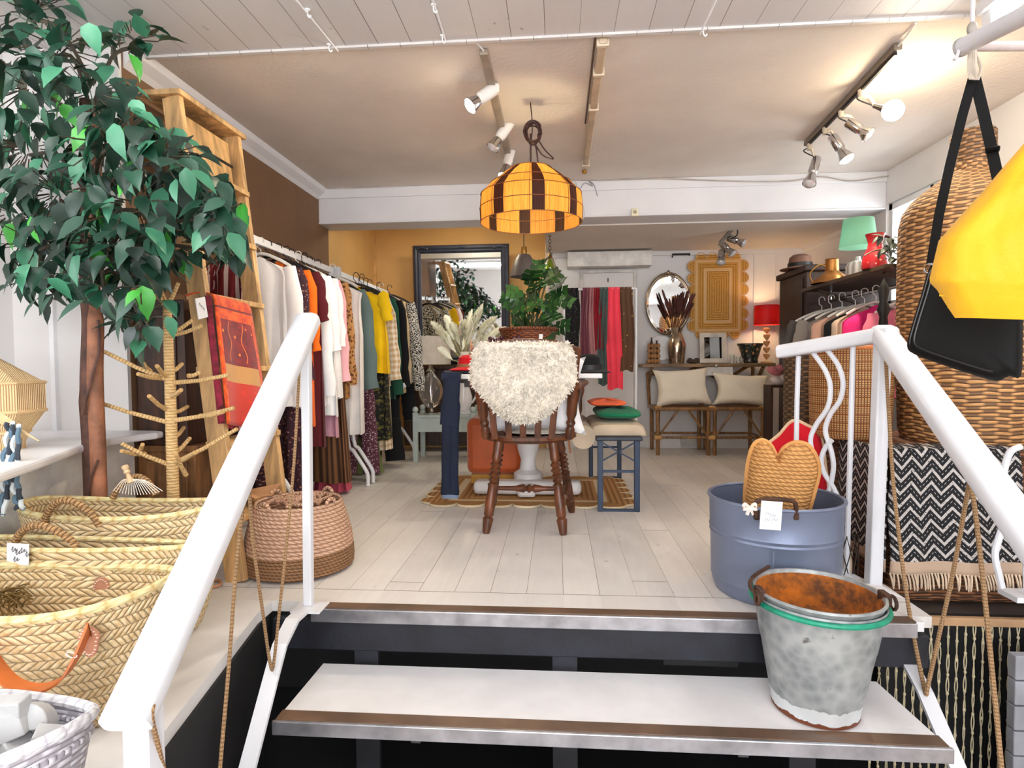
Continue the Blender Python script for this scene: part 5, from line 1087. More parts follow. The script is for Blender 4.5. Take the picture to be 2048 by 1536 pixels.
for lab, xa, xb, yb_, m_, k in (('black scarf with faint floral pattern, leftmost on the rail', 1130, 1158, 712, BLKP, 1), ('dusty plum scarf next to the black one on the rail', 1162, 1180, 720, cloth((116, 62, 74)), 2), ('dusky mauve scarf between plum and crimson scarves', 1174, 1192, 718, cloth((172, 120, 122)), 3),
                                ('dark crimson scarf hanging behind the mauve one', 1184, 1204, 700, cloth((134, 20, 34)), 4), ('grey green scarf left of the coral scarf', 1196, 1216, 770, cloth((74, 88, 84)), 5), ('bright coral pink scarf hanging longest on the rail', 1212, 1243, 778, cloth((244, 70, 88)), 6), ('brown scarf with gold leaves, rightmost on the rail', 1240, 1266, 742, BRNP, 7)):
    hscarf(lab, xa, xb, yb_, m_, k)
kz = P(1400, 727, Y=5.92).z; kx0 = P(1285, 727, Y=5.92).x; kx1 = P(1552, 727, Y=5.92).x
OAK = wood((150, 118, 82), .6, 0)
ks = thing('wall_shelf', 'narrow brown console shelf along the back wall over the rattan bench', 'shelf', ((kx0+kx1)/2, 6.08, kz))
MB().box(kx0, kx1, 5.92, 6.22, kz-.035, kz).build('shelf_board', OAK, ks, smooth=False, bevel=.004)
dx0 = P(1410, 740, Y=5.93).x; dx1 = P(1466, 740, Y=5.93).x
dw = MB().box(dx0, dx1, 5.93, 6.15, kz-.12, kz-.036).build('drawer', M((220, 216, 212), .5), ks, smooth=False, bevel=.003); MB().ball(((dx0+dx1)/2-.03, 5.915, kz-.025), .02, 12, 8).build('knob', CHROME, dw)
for x in (kx0+.1, kx1-.1): MB().bar((x, 6.215, kz-.22), (x, 5.98, kz-.04), .03, .02).build('bracket', OAK, ks, smooth=False)
oc = P(1336, 608, Y=6.18); om = thing('oval_mirror', 'oval mirror with a small pointed crest on the wall above vase', 'mirror', oc)
orx = P(1382, 608, Y=6.18).x-oc.x; orz = (P(1336, 546, Y=6.18).z-P(1336, 672, Y=6.18).z)/2; Ry = rx(pi/2)
MB().lathe([(1, 0), (1.0, .02), (.95, .03), (.94, .018)], 48, oc, Ry@Matrix.Diagonal((orx, orz, 1))).build('frame', M((150, 132, 110), .3, .7), om)
MB().lathe([(.86, .016), (0, .0161)], 48, oc, Ry@Matrix.Diagonal((orx, orz, 1))).build('glass', MIR, om, smooth=False)
MB().lathe([(.945, .012), (.86, .0165)], 48, oc, Ry@Matrix.Diagonal((orx, orz, 1))).build('bevel', M((225, 220, 210), .06, 1., .02, 5., 0.), om)
og = MB()
for k in range(-3, 4): og.ball(oc+V((k*.022, -.02, orz-.004-abs(k)*.007)), (.016, .01, .012+(.014 if k == 0 else 0)), 10, 6)
og.build('crest', M((130, 112, 92), .35, .7), om)
# jute rug hung on the wall
wr0 = P(1392, 520, Y=6.2); wr1 = P(1482, 662, Y=6.2); wc = (wr0+wr1)/2; ww, wh = (wr1.x-wr0.x)/2, (wr0.z-wr1.z)/2
Mw = Matrix(((1, 0, 0), (0, 0, -1), (0, 1, 0)))
b = Bd('wall_rug'); x, y, z = b.xyz(); z = z-wh-.09; n = b.noise(26., b.vec(x, z), 3.); ring = b.m('MAXIMUM', x.abs()-ww, z.abs()-wh); ln_ = ((ring*42.).fr()*pi).sin()
lt2 = b.m('MAXIMUM', (ring+.012).abs().lt(.014), (ring+.1).abs().lt(.014))
WRM = b.fin(b.mix(lt2, b.mix(b.rmp(n*.4+ln_*.6, .2, .8), lin((166, 112, 44)), lin((214, 162, 82))), lin((222, 184, 132))), .9, 0., ln_, .004, .7)
wg = thing('jute_wall_rug', 'rectangular golden jute rug with scalloped border hung on the back wall', 'rug', (wc.x, 6.2, wc.z-wh-.09))
MB().prism(scallop(ww, wh, .075, 4, 6), .012, Mw, (wc.x, 6.235, wc.z)).build('field', WRM, wg, smooth=False)
MB().tube([V((wc.x+a, 6.226, wc.z+c)) for a, c in scallop(ww, wh, .078, 4, 6)], .008, 6, True).build('edging', M((212, 172, 122), .8), wg)
cra = P(1345, 509, Y=6.2); crb = P(1380, 505, Y=6.2); tag(MB().tube([cra+V((0, 0, -.03)), cra, V((crb.x, 6.2, cra.z)), V((crb.x, 6.24, cra.z))], .01, 8).build('curtain_rod', BLACK), 'short black curtain rod left of the wall rug', 'rod')
def onshelf(name, label, cat, px): x = P(px, 720, Y=6.05).x; return thing(name, label, cat, (x, 6.05, kz)), V((x, 6.05, kz))
u1 = 1/F*6.05                                                     # metres per photo pixel at the shelf
t, o = onshelf('vase', 'tall mercury silver vase holding brown dried stems on shelf', 'vase', 1353)
MB().lathe([(0, 0), (14*u1, 0), (17*u1, 20*u1), (18*u1, 38*u1), (12*u1, 54*u1), (9*u1, 60*u1), (13*u1, 70*u1), (11*u1, 70*u1), (7*u1, 60*u1), (0, 40*u1)], 28, o).build('body', M((186, 168, 146), .15, .9, .2, 9.), t)
t2 = thing('dried_stems', 'bunch of dark brown dried bulrush stems in the silver vase', 'dried flowers', o+V((0, 0, .3))); s = MB(); h_ = MB(); rr = random.Random(9)
for i in range(34):
    e = o+V((rr.uniform(-36, 34)*u1, rr.uniform(-.12, .08), rr.uniform(118, 148)*u1)); a = o+V((0, 0, 60*u1)); s.tube([a, e], .002, 4); h_.tube([lerp(a, e, .5), lerp(a, e, .6), lerp(a, e, .95), e], [.004, .009, .009, .003], 6)
s.build('stems', M((140, 100, 70)), t2); h_.build('heads', M((84, 46, 40), .9, 0., .25), t2)
t, o = onshelf('plate', 'round white plate leaning behind the silver vase', 'plate', 1326)
MB().lathe([(0, 0), (.1, .002), (.13, .014), (.128, .018), (.1, .008), (0, .006)], 32, V((o.x, 6.17, kz+.16)), rx(pi/2-.15)).build('dish', M((226, 224, 224), .3), t)
t, o = onshelf('bottle_holder', 'carved wooden beaded holder with two dark bottles on shelf', 'bottle holder', 1306)
s = MB()
for r_ in range(4):
    for c_ in range(4): s.ball(o+V(((c_-1.5)*6*u1, -.05+.0*r_, (5+r_*10)*u1)), (3.6*u1, 3.6*u1, 5*u1), 10, 7)
s.box(o.x-12*u1, o.x+12*u1, 6.02, 6.09, kz, kz+.03); s.build('beads', M((166, 118, 72), .5), t)
for dx_, h2 in ((-2, 52), (8, 46)): MB().lathe([(0, 0), (3.4*u1, 0), (3.4*u1, h2*.75*u1), (1.6*u1, h2*.86*u1), (1.6*u1, h2*u1), (0, h2*u1)], 12, o+V((dx_*u1, .03, .0))).build('bottle', M((46, 24, 30), .2), t)
t, o = onshelf('wooden_bird', 'small dark carved ornament beside the silver vase', 'ornament', 1386)
MB().ball(o+V((0, 0, 4*u1)), (13*u1, .03, 4.2*u1), 14, 8).ball(o+V((-6*u1, 0, 7*u1)), (5*u1, .02, 4*u1)).ball(o+V((7*u1, 0, 7*u1)), (5*u1, .02, 4*u1)).build('body', M((74, 56, 48), .6), t)
t, o = onshelf('framed_mirror', 'small mirror in a wide white wooden frame on the shelf', 'mirror', 1430)
fx, fz, fb = 26*u1, 60*u1, 9*u1; Mf = rx(-.08)
fp = lambda x, y, z: V((o.x, 6.12, kz+.004))+Mf@V((x, y, z)); s = MB()
for a in ((-fx, fx, 0, fb), (-fx, fx, fz-fb, fz), (-fx, -fx+fb, fb, fz-fb), (fx-fb, fx, fb, fz-fb)): s.add([fp(x, y, z) for x in a[:2] for y in (-.012, .012) for z in a[2:]], [(0, 1, 3, 2), (4, 6, 7, 5), (0, 4, 5, 1), (2, 3, 7, 6), (0, 2, 6, 4), (1, 5, 7, 3)])
s.build('frame', M((224, 218, 204), .5), t, smooth=False, bevel=.003); MB().add([fp(-fx+fb, -.004, fb), fp(fx-fb, -.004, fb), fp(fx-fb, -.004, fz-fb), fp(-fx+fb, -.004, fz-fb)], [(0, 1, 2, 3)]).build('glass', MIR, t, smooth=False)
GLS = glass('clear_glass', (245, 248, 248), .02, .95)
for px, hh, lab in ((1460, 16, 'small clear glass votive beside the white framed mirror'), (1472, 13, 'short clear glass votive next to the floral pot'), (1479, 9, 'tiny clear glass dish touching the floral pot')):
    t, o = onshelf('glass_votive', lab, 'glass', px); o.y = 5.98; MB().lathe([(0, 0), (4*u1, 0), (4.5*u1, hh*u1), (4*u1, hh*u1), (3.6*u1, 2*u1), (0, 2*u1)], 14, o).build('cup', GLS, t)
t, o = onshelf('flower_pot', 'dark flared pot with bright painted flowers on the shelf', 'pot', 1500)
POTM = uvm('painted_pot', lambda b, u, v: b.mix(b.rmp(b.vor(16., b.vec(u, v)), .2, .3), b.mix(b.noise(9., b.vec(u, v)), lin((196, 40, 90)), lin((210, 190, 110))), b.mix(b.vor(30., b.vec(u, v, .5)).lt(.24), lin((40, 40, 38)), lin((96, 134, 96)))), .3)
MB().lathe([(0, 0), (14*u1, 0), (15*u1, 3*u1), (14*u1, 6*u1), (21*u1, 32*u1), (24*u1, 35*u1), (24*u1, 38*u1), (21*u1, 38*u1), (18*u1, 30*u1), (0, 20*u1)], 28, o).build('body', POTM, t)
t, o = onshelf('table_lamp', 'glowing red drum lamp with stacked heart stem at the end of shelf', 'table lamp', 1533); ll = o
LW = M((236, 180, 120), .5)
MB().lathe([(0, 0), (.055, 0), (.055, .012), (.012, .02), (0, .02)], 20, o).build('base', LW, t)
s = MB()
for k in range(5):
    z = o.z+.03+k*.065; s.lathe([(.004, z), (.024, z+.025), (.034, z+.045), (.03, z+.058), (.008, z+.06)], 14, (o.x, o.y, 0), None, 1, .5)
s.build('heart_stem', LW, t)
zs0 = P(1530, 650, Y=6.05).z; zs1 = P(1530, 611, Y=6.05).z; r1_ = 24*u1
b = Bd('red_shade'); REDS = b.fin(lin((170, 8, 12)), .5); tn = b.n('ShaderNodeBsdfTranslucent'); tn.inputs[0].default_value = lin((90, 4, 6)); mx = b.n('ShaderNodeMixShader'); mx.inputs[0].default_value = .3
b.nt.links.new(b.bs.outputs[0], mx.inputs[1]); b.nt.links.new(tn.outputs[0], mx.inputs[2]); b.nt.links.new(mx.outputs[0], b.nt.nodes['Material Output'].inputs[0])
MB().lathe([(r1_, zs0), (r1_*.96, zs1)], 36, (o.x, o.y, 0)).build('lamp_shade', REDS, t)
MB().ball((o.x, o.y, (zs0+zs1)/2), .03, 14, 9).build('bulb', WARM2, t); light('red_lamp_bulb', 'POINT', (o.x, o.y, (zs0+zs1)/2), 12, (1, .66, .34), .035)
# rattan bench with two cushions
RAT = wood((156, 110, 62), .5, 2, 6., .4); CANE = M((196, 152, 92), .5, 0., .15)
rb0 = P(1310, 905, Y=5.72).x; rb2 = P(1533, 900, Y=5.72).x; rb1 = P(1424, 905, Y=5.72).x; sz_ = P(1420, 817, Y=5.72).z
rb = thing('rattan_bench', 'two seat rattan bench with bent cane back against the back wall', 'bench', ((rb0+rb2)/2, 5.95, 0))
for x in (rb0+.03, rb1-.03, rb1+.03, rb2-.03):
    MB().tube([(x, 5.74, 0), (x, 5.74, sz_)], .019, 10).build('leg', RAT, rb); MB().tube([(x, 6.1, 0), (x, 6.12, sz_+.0)], .019, 10).build('leg', RAT, rb)
    MB().tube([(x, 5.74, .17), (x, 6.1, .17)], .012, 8).build('stretcher', RAT, rb)
for a, c in ((rb0+.03, rb1-.03), (rb1+.03, rb2-.03)):
    for y in (5.74, 6.1): MB().tube([(a, y, .17), (c, y, .17)], .012, 8).build('stretcher', RAT, rb)
    m_ = (a+c)/2; MB().tube([(a+.01, 5.735, .19), (m_-.05, 5.735, sz_-.02)], .01, 8).build('brace', RAT, rb); MB().tube([(c-.01, 5.735, .19), (m_+.05, 5.735, sz_-.02)], .01, 8).build('brace', RAT, rb)
    MB().box(a-.04, c+.04, 5.71, 6.14, sz_-.02, sz_+.012).build('seat', RAT, rb, bevel=.01)
    tz = [P(px, py, Y=6.1).z for px, py in ((1310, 742), (1360, 750), (1415, 732))]
    MB().tube(cr([(a-.02, 6.13, sz_), (a-.03, 6.15, .7), (a-.02, 6.16, tz[0]-.02), (lerp(a, c, .3), 6.17, tz[1]-.03), (lerp(a, c, .6), 6.17, tz[1]-.02), (c+.02, 6.16, tz[2]), (c+.03, 6.15, .68), (c+.02, 6.13, sz_)]), .017, 8).build('back_frame', RAT, rb)
for x, z in ((rb0+.03, sz_), (rb1, sz_), (rb2-.03, sz_), (rb1, .17), (rb0+.03, .17), (rb2-.03, .17)): MB().tube([(x-.03, 5.738, z), (x+.03, 5.738, z)], .024, 10).build('cane_binding', CANE, rb)
GC = 'linen cushions on the rattan bench'
c1 = P(1361, 778, Y=5.92); c2 = P(1478, 782, Y=5.92)
pillow('cushion', 'plump natural linen cushion on the left seat of the rattan bench', 'cushion', (c1.x, 5.85, sz_+.2), .54, .38, .17, rx(-.3)@ry(-.05), LINEN, GC)
pillow('cushion', 'slouching natural linen cushion on the right seat of the rattan bench', 'cushion', (c2.x, 5.85, sz_+.17), .56, .34, .17, rx(-.35)@ry(.06), LINEN, GC, .22)
vt = MB().box(P(1362, 880, Y=6.2).x, P(1415, 880, Y=6.2).x, 6.19, 6.224, .02, .13)
for k in range(8): vt.box(P(1364+k*6.4, 880, Y=6.2).x, P(1367+k*6.4, 880, Y=6.2).x, 6.184, 6.19, .03, .12)
tag(vt.build('wall_vent', M((200, 196, 190), .5), smooth=False), 'white slotted vent low on the back wall under rattan bench', 'vent')
# ------------------------------------------------------------------ back right corner: wardrobe, shelf, clothes rail
wd = thing('wardrobe', 'dark brown wooden wardrobe in the right back corner', 'wardrobe', (2.2, 4.95, 0)); WDM = wood((62, 34, 20), .5)
MB().box(1.9, 2.46, 4.7, 5.25, .06, 1.58).build('body', WDM, wd, smooth=False, bevel=.004); MB().box(1.875, 2.47, 4.67, 5.28, 1.58, 1.63).build('cornice', WDM, wd, smooth=False, bevel=.012); MB().box(1.92, 2.44, 4.72, 5.23, 0, .06).build('plinth', WDM, wd, smooth=False)
MB().box(1.885, 1.9, 4.76, 5.2, .1, 1.54).build('door', WDM, wd, smooth=False, bevel=.004)
h_ = P(1605, 540, Y=4.9); felt('felt_hat', 'brown felt hat on top of the dark wardrobe', M((128, 92, 74), .8), (h_.x, 4.95, 1.631), .11, .12)
sx0 = 1.86; sh_ = thing('wall_shelf', 'dark wooden shelf above the clothes rail at the right', 'shelf', (2.1, 4.0, 1.4)); SHM = wood((84, 62, 42), .5, 1)
MB().box(1.84, 2.46, 3.5, 4.66, 1.415, 1.44).build('shelf_board', SHM, sh_, smooth=False, bevel=.003)
for y in (3.62, 4.5): MB().bar((1.9, y, 1.41), (2.5, y, 1.2), .025, .02, (0, 1, 0)).build('bracket', SHM, sh_, smooth=False)
bs = P(1664, 530, Y=4.35); bp = V((bs.x, 4.35, 1.441)); t = thing('brass_lampshade', 'brass funnel lampshade with wire handle on the right shelf', 'lampshade', bp)
MB().lathe([(.135, 0), (.13, .012), (.045, .085), (.042, .165), (.046, .17), (.04, .172), (.0, .172)], 28, bp).build('funnel', M((176, 120, 62), .35, .8, .15), t)
MB().tube(cr([bp+V((-.13, 0, .01)), bp+V((-.15, 0, .07)), bp+V((-.09, 0, .13)), bp+V((-.04, 0, .12))]), .005, 6).build('handle', BRASS, t)
gl2 = P(1716, 520, Y=4.2); gp_ = V((gl2.x, 4.2, 1.441)); u2 = 4.2/F; t = thing('table_lamp', 'ribbed white lamp with sage green shade, lit, on the right shelf', 'table lamp', gp_)
RIB_SHADE = uvm('rib_shade_ceramic', lambda b, u, v: b.mix(b.rmp((u*150.).sin(), -1, 1), lin((150, 150, 146)), lin((226, 226, 224))), .4)  # shade between the ribs is painted in grey on white
MB().lathe([(0, 0), (20*u2, 0), (21*u2, .01), (21*u2, .09), (17*u2, .12), (6*u2, .13), (4*u2, .16), (0, .16)], 30, gp_).build('base', RIB_SHADE, t)
zg0 = P(1716, 495, Y=4.2).z; zg1 = zg0+.19
b = Bd('green_shade'); GRS = b.fin(lin((110, 150, 124)), .7); tn = b.n('ShaderNodeBsdfTranslucent'); tn.inputs[0].default_value = lin((110, 160, 126)); mx = b.n('ShaderNodeMixShader'); mx.inputs[0].default_value = .4
b.nt.links.new(b.bs.outputs[0], mx.inputs[1]); b.nt.links.new(tn.outputs[0], mx.inputs[2]); b.nt.links.new(mx.outputs[0], b.nt.nodes['Material Output'].inputs[0])
MB().lathe([(33*u2, zg0), (26*u2, zg1)], 32, (gp_.x, 4.2, 0)).build('lamp_shade', GRS, t); MB().ball((gp_.x, 4.2, zg0+.06), .028, 12, 8).build('bulb', glow('cool_bulb', (.9, .97, 1), 18), t)
light('green_lamp_bulb', 'POINT', (gp_.x, 4.2, zg0+.06), 3, (.92, .98, 1), .03)
rj = P(1750, 520, Y=3.7); rp = V((rj.x, 3.7, 1.441)); u3 = 3.7/F; t = thing('jug', 'red floral enamel jug at the near end of the right shelf', 'jug', rp)
REDF = uvm('red_floral', lambda b, u, v: b.mix(b.rmp(b.vor(30., b.vec(u, v)), .14, .24), lin((236, 170, 150)), b.mix(b.noise(20., b.vec(u, v)), lin((206, 34, 40)), lin((150, 20, 34)))), .35)
MB().lathe([(0, 0), (22*u3, 0), (23*u3, 6*u3), (20*u3, 26*u3), (13*u3, 40*u3), (12*u3, 50*u3), (17*u3, 66*u3), (15*u3, 66*u3), (10*u3, 50*u3), (0, 40*u3)], 28, rp).build('body', REDF, t); MB().tube(cr([rp+V((14*u3, 0, 62*u3)), rp+V((26*u3, 0, 58*u3)), rp+V((27*u3, 0, 40*u3)), rp+V((18*u3, 0, 26*u3))]), .008, 8).build('handle', M((60, 30, 40)), t)
fs_ = thing('leafy_branch', 'dark leafy artificial branch lying across the red jug', 'branch', rp+V((0, -.1, .1))); s = MB(); lf_ = MB(); rr = random.Random(4)
bp_ = cr([P(1728, 512, Y=3.55), P(1745, 503, Y=3.55), P(1765, 498, Y=3.55), P(1790, 490, Y=3.5), P(1815, 480, Y=3.45)], 5); s.tube(bp_, .004, 5)
s.tube(cr([bp_[10], P(1788, 505, Y=3.5), P(1810, 520, Y=3.45)], 5), .003, 5)
for i in range(26): p = P(rr.uniform(1762, 1815), rr.uniform(470, 530), Y=3.5); leaf(lf_, p, V((rr.uniform(-.6, 1), rr.uniform(-.6, .2), rr.uniform(-.6, .6))), V((0, -.6, 1)), .06, .03)
s.build('stem', M((70, 60, 46)), fs_); lf_.build('leaves', M((70, 80, 72), .5), fs_)
cr_ = thing('clothes_rail', 'chrome clothes rail under the right shelf', 'clothes rail', (2.05, 4.1, 1.33)); MB().tube([(2.05, 3.55, 1.345), (2.05, 4.66, 1.345)], .012, 10).build('rail', CHROME, cr_)
for y in (3.56, 4.64): MB().tube([(2.05, y, 1.345), (2.05, y, 1.415)], .01, 8).build('hanger_post', CHROME, cr_)
G2 = 'garments under the right shelf'
for lab, Y, rgb, dx_, w_, sl_ in (('charcoal grey jumper furthest back on the chrome rail', 4.55, (84, 78, 76), -.05, .42, 740), ('light grey jumper second from the back on chrome rail', 4.42, (140, 132, 126), -.04, .42, 740), ('peach top in the middle of the chrome rail', 4.28, (222, 176, 154), -.03, .4, None), ('black top between peach and hot pink tops', 4.16, (26, 26, 28), .0, .4, None),
                               ('beige cardigan right behind the hot pink top', 4.04, (200, 176, 156), .0, .4, None), ('hot pink top on the chrome rail', 3.9, (238, 48, 132), .0, .4, None), ('pale pink pleated blouse, nearest on the chrome rail', 3.7, (226, 122, 148), .07, .4, 760)):
    garment('top', lab, 'top', Y, cloth(rgb), 800, w_, sl_, dx_, .03, HW, seed=int(Y*10), ztop=1.245 if Y > 3.8 else 1.235, X0=2.05-.05, rzz=1.345, rot=-.12, group=None, th=.06)
pk = thing('bed_post', 'turned black wooden post behind the pink clothes', 'post', (P(1767, 620, Y=3.45).x, 3.45, 0)); q = pk.location
turned((q.x, 3.45, 0), (q.x, 3.45, P(1767, 555, Y=3.45).z), [(.03, 0), (.03, .5), (.022, .6), (.03, .75), (.02, .84), (.034, .87), (.02, .9), (.03, .95), (.012, .98)]).build('post', BLACK, pk)
MB().tube([(q.x+.02, 3.45, .6), (q.x+.14, 3.4, 1.3), (q.x+.16, 3.4, 1.45)], .016, 8).build('arm', BLACK, pk)
shs = thing('shoe', 'pink and white laced shoes on the end of the back shelf', 'shoes', P(1553, 752, Y=5.3))
for k, (x, y) in enumerate(((1549, 742), (1556, 762))):
    p = P(x, y, Y=5.0+k*.0); MB().ball(p, (.075, .035, .035), 14, 8, rz(.3)@ry(.3)).ball(p+V((.04, 0, .02)), (.04, .03, .035), 12, 8).build('upper', M([(206, 120, 128), (222, 206, 200)][k], .6), shs)
sk = thing('shoe_rack', 'small dark rack beside the wardrobe holding shoes', 'rack', (P(1562, 800, Y=5.0).x, 5.05, 0)); q = sk.location; MB().box(q.x-.1, 1.88, 4.95, 5.12, P(1556, 770, Y=5.0).z-.02, P(1556, 770, Y=5.0).z).box(q.x-.1, q.x-.08, 4.95, 5.12, 0, P(1556, 770, Y=5.0).z-.02).build('frame', WDM, sk, smooth=False)
# ------------------------------------------------------------------ right: tub, buckets
GALV = M((122, 132, 156), .42, .4, .08, 2.5, .001, 30.)
tcx, tcy = P(1549, 990, Y=2.375).x, 2.375; TB = thing('metal_tub', 'large blue grey metal tub on the landing beside right railing', 'tub', (tcx, tcy, 0))
MB().lathe([(r_, z_*1.12) for r_, z_ in [(0, .004), (.21, .0), (.222, .004), (.232, .03), (.234, .045), (.237, .05), (.236, .055), (.239, .2), (.243, .205), (.24, .212), (.244, .222), (.241, .229), (.243, .31), (.247, .322), (.247, .33), (.24, .332), (.238, .2), (.226, .02), (0, .015)]], 64, (tcx, tcy, 0)).build('body', GALV, TB)
MB().tube(arc((tcx, tcy, .368), .245, 0, 2*pi, 64, (1, 0, 0), (0, 1, 0))[:-1], .007, 8, True).build('rim', GALV, TB)
sx_ = P(1548, 1100, Y=2.14).x; MB().tube([(sx_-.004, tcy-.236, .05), (sx_-.004, tcy-.241, .225)], .003, 6).build('seam', GALV, TB)
RUST = M((74, 50, 38), .7, .4, .3, 20., .002, 80.)
MB().tube(cr([P(1513, 1036, Y=2.13), P(1511, 1012, Y=2.125), P(1516, 1001, Y=2.115), P(1545, 998, Y=2.105), P(1580, 1001, Y=2.115), P(1591, 1008, Y=2.125), P(1592, 1036, Y=2.135)]), .008, 8).build('handle', RUST, TB)
for x in (1513, 1592): MB().obox(P(x, 1030, Y=2.135), (.018, .016, .034)).build('handle_lug', RUST, TB, smooth=False, bevel=.004)
tp = P(1542, 1031, Y=2.1); tg = MB().obox(tp, (.072, .002, .1), ry(.06)).build('price_tag', PAPER, TB, smooth=False)
s = MB()
for k, (x, y) in enumerate(((1535, 1028), (1545, 1032), (1533, 1040), (1548, 1040))): s.tube(cr([P(x+dx, y+dy, Y=2.097) for dx, dy in ((-4, 3), (0, -4), (4, 2), (7, -3))], 3), .0008, 4)
s.build('handwriting', M((170, 172, 180)), tg)
bo = MB()
for sg in (1, -1): bo.strip(cr([P(1500, 1016, Y=2.11), P(1500+sg*10, 1008, Y=2.1), P(1500+sg*13, 1018, Y=2.1), P(1500, 1017, Y=2.105), P(1500-sg*6, 1030, Y=2.105)], 4), (0, .3, 1), .012, .001)
bo.build('ribbon_bow', M((222, 200, 190), .7), TB)
# puffed outline shapes (pouch, bags, cushion)
def puff(poly, th, Mx, c, rings=6, wob=0., flat=.5):
    c = V(c); n = len(poly); gx = sum(p[0] for p in poly)/n; gy = sum(p[1] for p in poly)/n; mb = MB(); W = max(p[0] for p in poly)-min(p[0] for p in poly)
    for sgn in (-1, 1):
        vs = []; fs = []; us = []
        for r in range(rings):
            t = 1-r/rings; z = sgn*th/2*(1-t**4)**flat
            for x, y in poly: vs.append(c+Mx@V((gx+(x-gx)*t, gy+(y-gy)*t, z+wob*sin(x*50/W*.3+y*22)*(1-t))))
        vs.append(c+Mx@V((gx, gy, sgn*th/2))); q = lambda i: (poly[i % n][0], poly[i % n][1])
        for r in range(rings-1):
            t = 1-r/rings; t2 = 1-(r+1)/rings
            for i in range(n):
                j = (i+1) % n; f = (r*n+i, r*n+j, r*n+n+j, r*n+n+i); fs.append(f if sgn > 0 else f[::-1])
                u = [(gx+(poly[k][0]-gx)*tt, gy+(poly[k][1]-gy)*tt) for k, tt in ((i, t), (j, t), (j, t2), (i, t2))]; us.append(u if sgn > 0 else u[::-1])
        for i in range(n):
            j = (i+1) % n; f = ((rings-1)*n+i, (rings-1)*n+j, rings*n); fs.append(f if sgn > 0 else f[::-1])
            t = 1/rings; u = [(gx+(poly[i][0]-gx)*t, gy+(poly[i][1]-gy)*t), (gx+(poly[j][0]-gx)*t, gy+(poly[j][1]-gy)*t), (gx, gy)]; us.append(u if sgn > 0 else u[::-1])
        mb.add(vs, fs, us)
    return mb
def facing(px, py, Y, turn=0.):
    "a frame standing at pixel px, py at depth Y, its flat side towards the stairs"
    c = P(px, py, Y=Y); n = (c-EYE); n.z = 0; n = rz(turn)@n.normalized(); sd = V((n.y, -n.x, 0)); return c, Matrix((sd, V((0, 0, 1)), n)).transposed(), n
def onplane(c, n, x, y):
    d = P(x, y, Y=1.)-EYE; return EYE+d*((c-EYE).dot(n)/d.dot(n))
def outline(c, Mx, n, pts, k=4, closed=True):
    q = [onplane(c, n, *p)-c for p in pts]; q = [Mx.transposed()@p for p in q]; q = [V((p.x, p.y, 0)) for p in q]
    s = cr([q[-1]]+q+[q[0], q[1]], k)[k:-k] if k > 1 else q+[q[0]]
    return [(p.x, p.y) for p in (s[:-1] if k > 1 else q)]
JUTEG = rope('jute_gold', (212, 156, 92), (158, 104, 52), .015, .022, .005)
c, Mx, n = facing(1562, 950, 2.37)
ol = outline(c, Mx, n, [(1490, 1012), (1492, 960), (1498, 915), (1508, 888), (1524, 879), (1541, 888), (1552, 908), (1557, 912), (1568, 895), (1590, 884), (1615, 889), (1632, 912), (1638, 942), (1628, 985), (1620, 1014), (1608, 1050), (1502, 1050)])
hp = thing('jute_pouch', 'golden jute pouch with two rounded lobes standing in the metal tub', 'jute pouch', c+V((0, 0, -.18))); puff(ol, .15, Mx, c, 6).build('body', JUTEG, hp, ang=1.2)
MB().tube([c+Mx@V((x, y, -.01)) for x, y in ol], .008, 6, True).build('edge_stitching', M((200, 146, 84), .8), hp)
c, Mx, n = facing(1600, 905, 2.95, .2)
ol = outline(c, Mx, n, [(1528, 905), (1560, 868), (1585, 842), (1612, 850), (1640, 870), (1650, 930), (1655, 1000), (1640, 1085), (1560, 1085), (1530, 1000)])
rc = thing('floor_cushion', 'red floor cushion with cream piping behind the jute pouch', 'cushion', (c.x, c.y, .0)); puff(ol, .14, Mx, c, 6).build('cover', cloth((206, 16, 36)), rc, ang=1.2)
MB().tube([c+Mx@V((x, y, -.0)) for x, y in ol], .009, 6, True).build('piping', M((232, 204, 166), .7), rc)
# galvanised buckets
ZINC = None
b = Bd('galvanised'); n1 = b.noise(7., None, 5.); n2 = b.vor(30.); x, y, z = b.xyz(); n3 = b.noise(26., None, 4.)
col = b.mix(b.rmp(n1*.7+n2*.3, .25, .65), lin((116, 122, 124)), lin((182, 186, 186)))
col = b.mix(b.rmp(n3+n1*.35, .86, .93), col, lin((92, 84, 78)))
wht = z.gt(.012+.0)*(z+n3*.045).lt(.078); col = b.mix(wht, col, lin((222, 226, 228))); col = b.mix((z+n3*.03).lt(.03), col, lin((120, 66, 42)))
ZINC = b.fin(col, .5, .45, n1, .003, .5)
b = Bd('rusty_inside'); n1 = b.noise(11., None, 5.); n2 = b.noise(60.); RUSTI = b.fin(b.mix(b.rmp(n1*.7+n2*.3, .38, .6), lin((96, 58, 28)), lin((196, 110, 24))), .85, .1, n2, .003, .8)
bc = P(1632, 1440, Y=1.89); bk = (P(1630, 1440, Y=1.9).x, 1.905, -.2); tilt = ry(.015)
bkt = thing('bucket', 'old galvanised bucket with green rim ring on the stair tread', 'bucket', bk)
prof = [(r_*.9, z_*1.07) for r_, z_ in [(0, .008), (.12, .006), (.136, .0), (.142, .004), (.143, .03), (.15, .05), (.182, .2), (.186, .21), (.19, .23), (.209, .325), (.213, .33), (.212, .336), (.207, .333), (.18, .2), (.138, .03), (0, .02)]]
MB().lathe(prof, 56, bk, tilt).build('body', ZINC, bkt)
GRN = M((20, 140, 110), .4, .1, .15, 20., .001)
MB().tube([V(bk)+tilt@V((.194*cos(a), .194*sin(a), .344)) for a in [2*pi*i/56 for i in range(56)]], .0085, 8, True).build('green_ring', GRN, bkt)
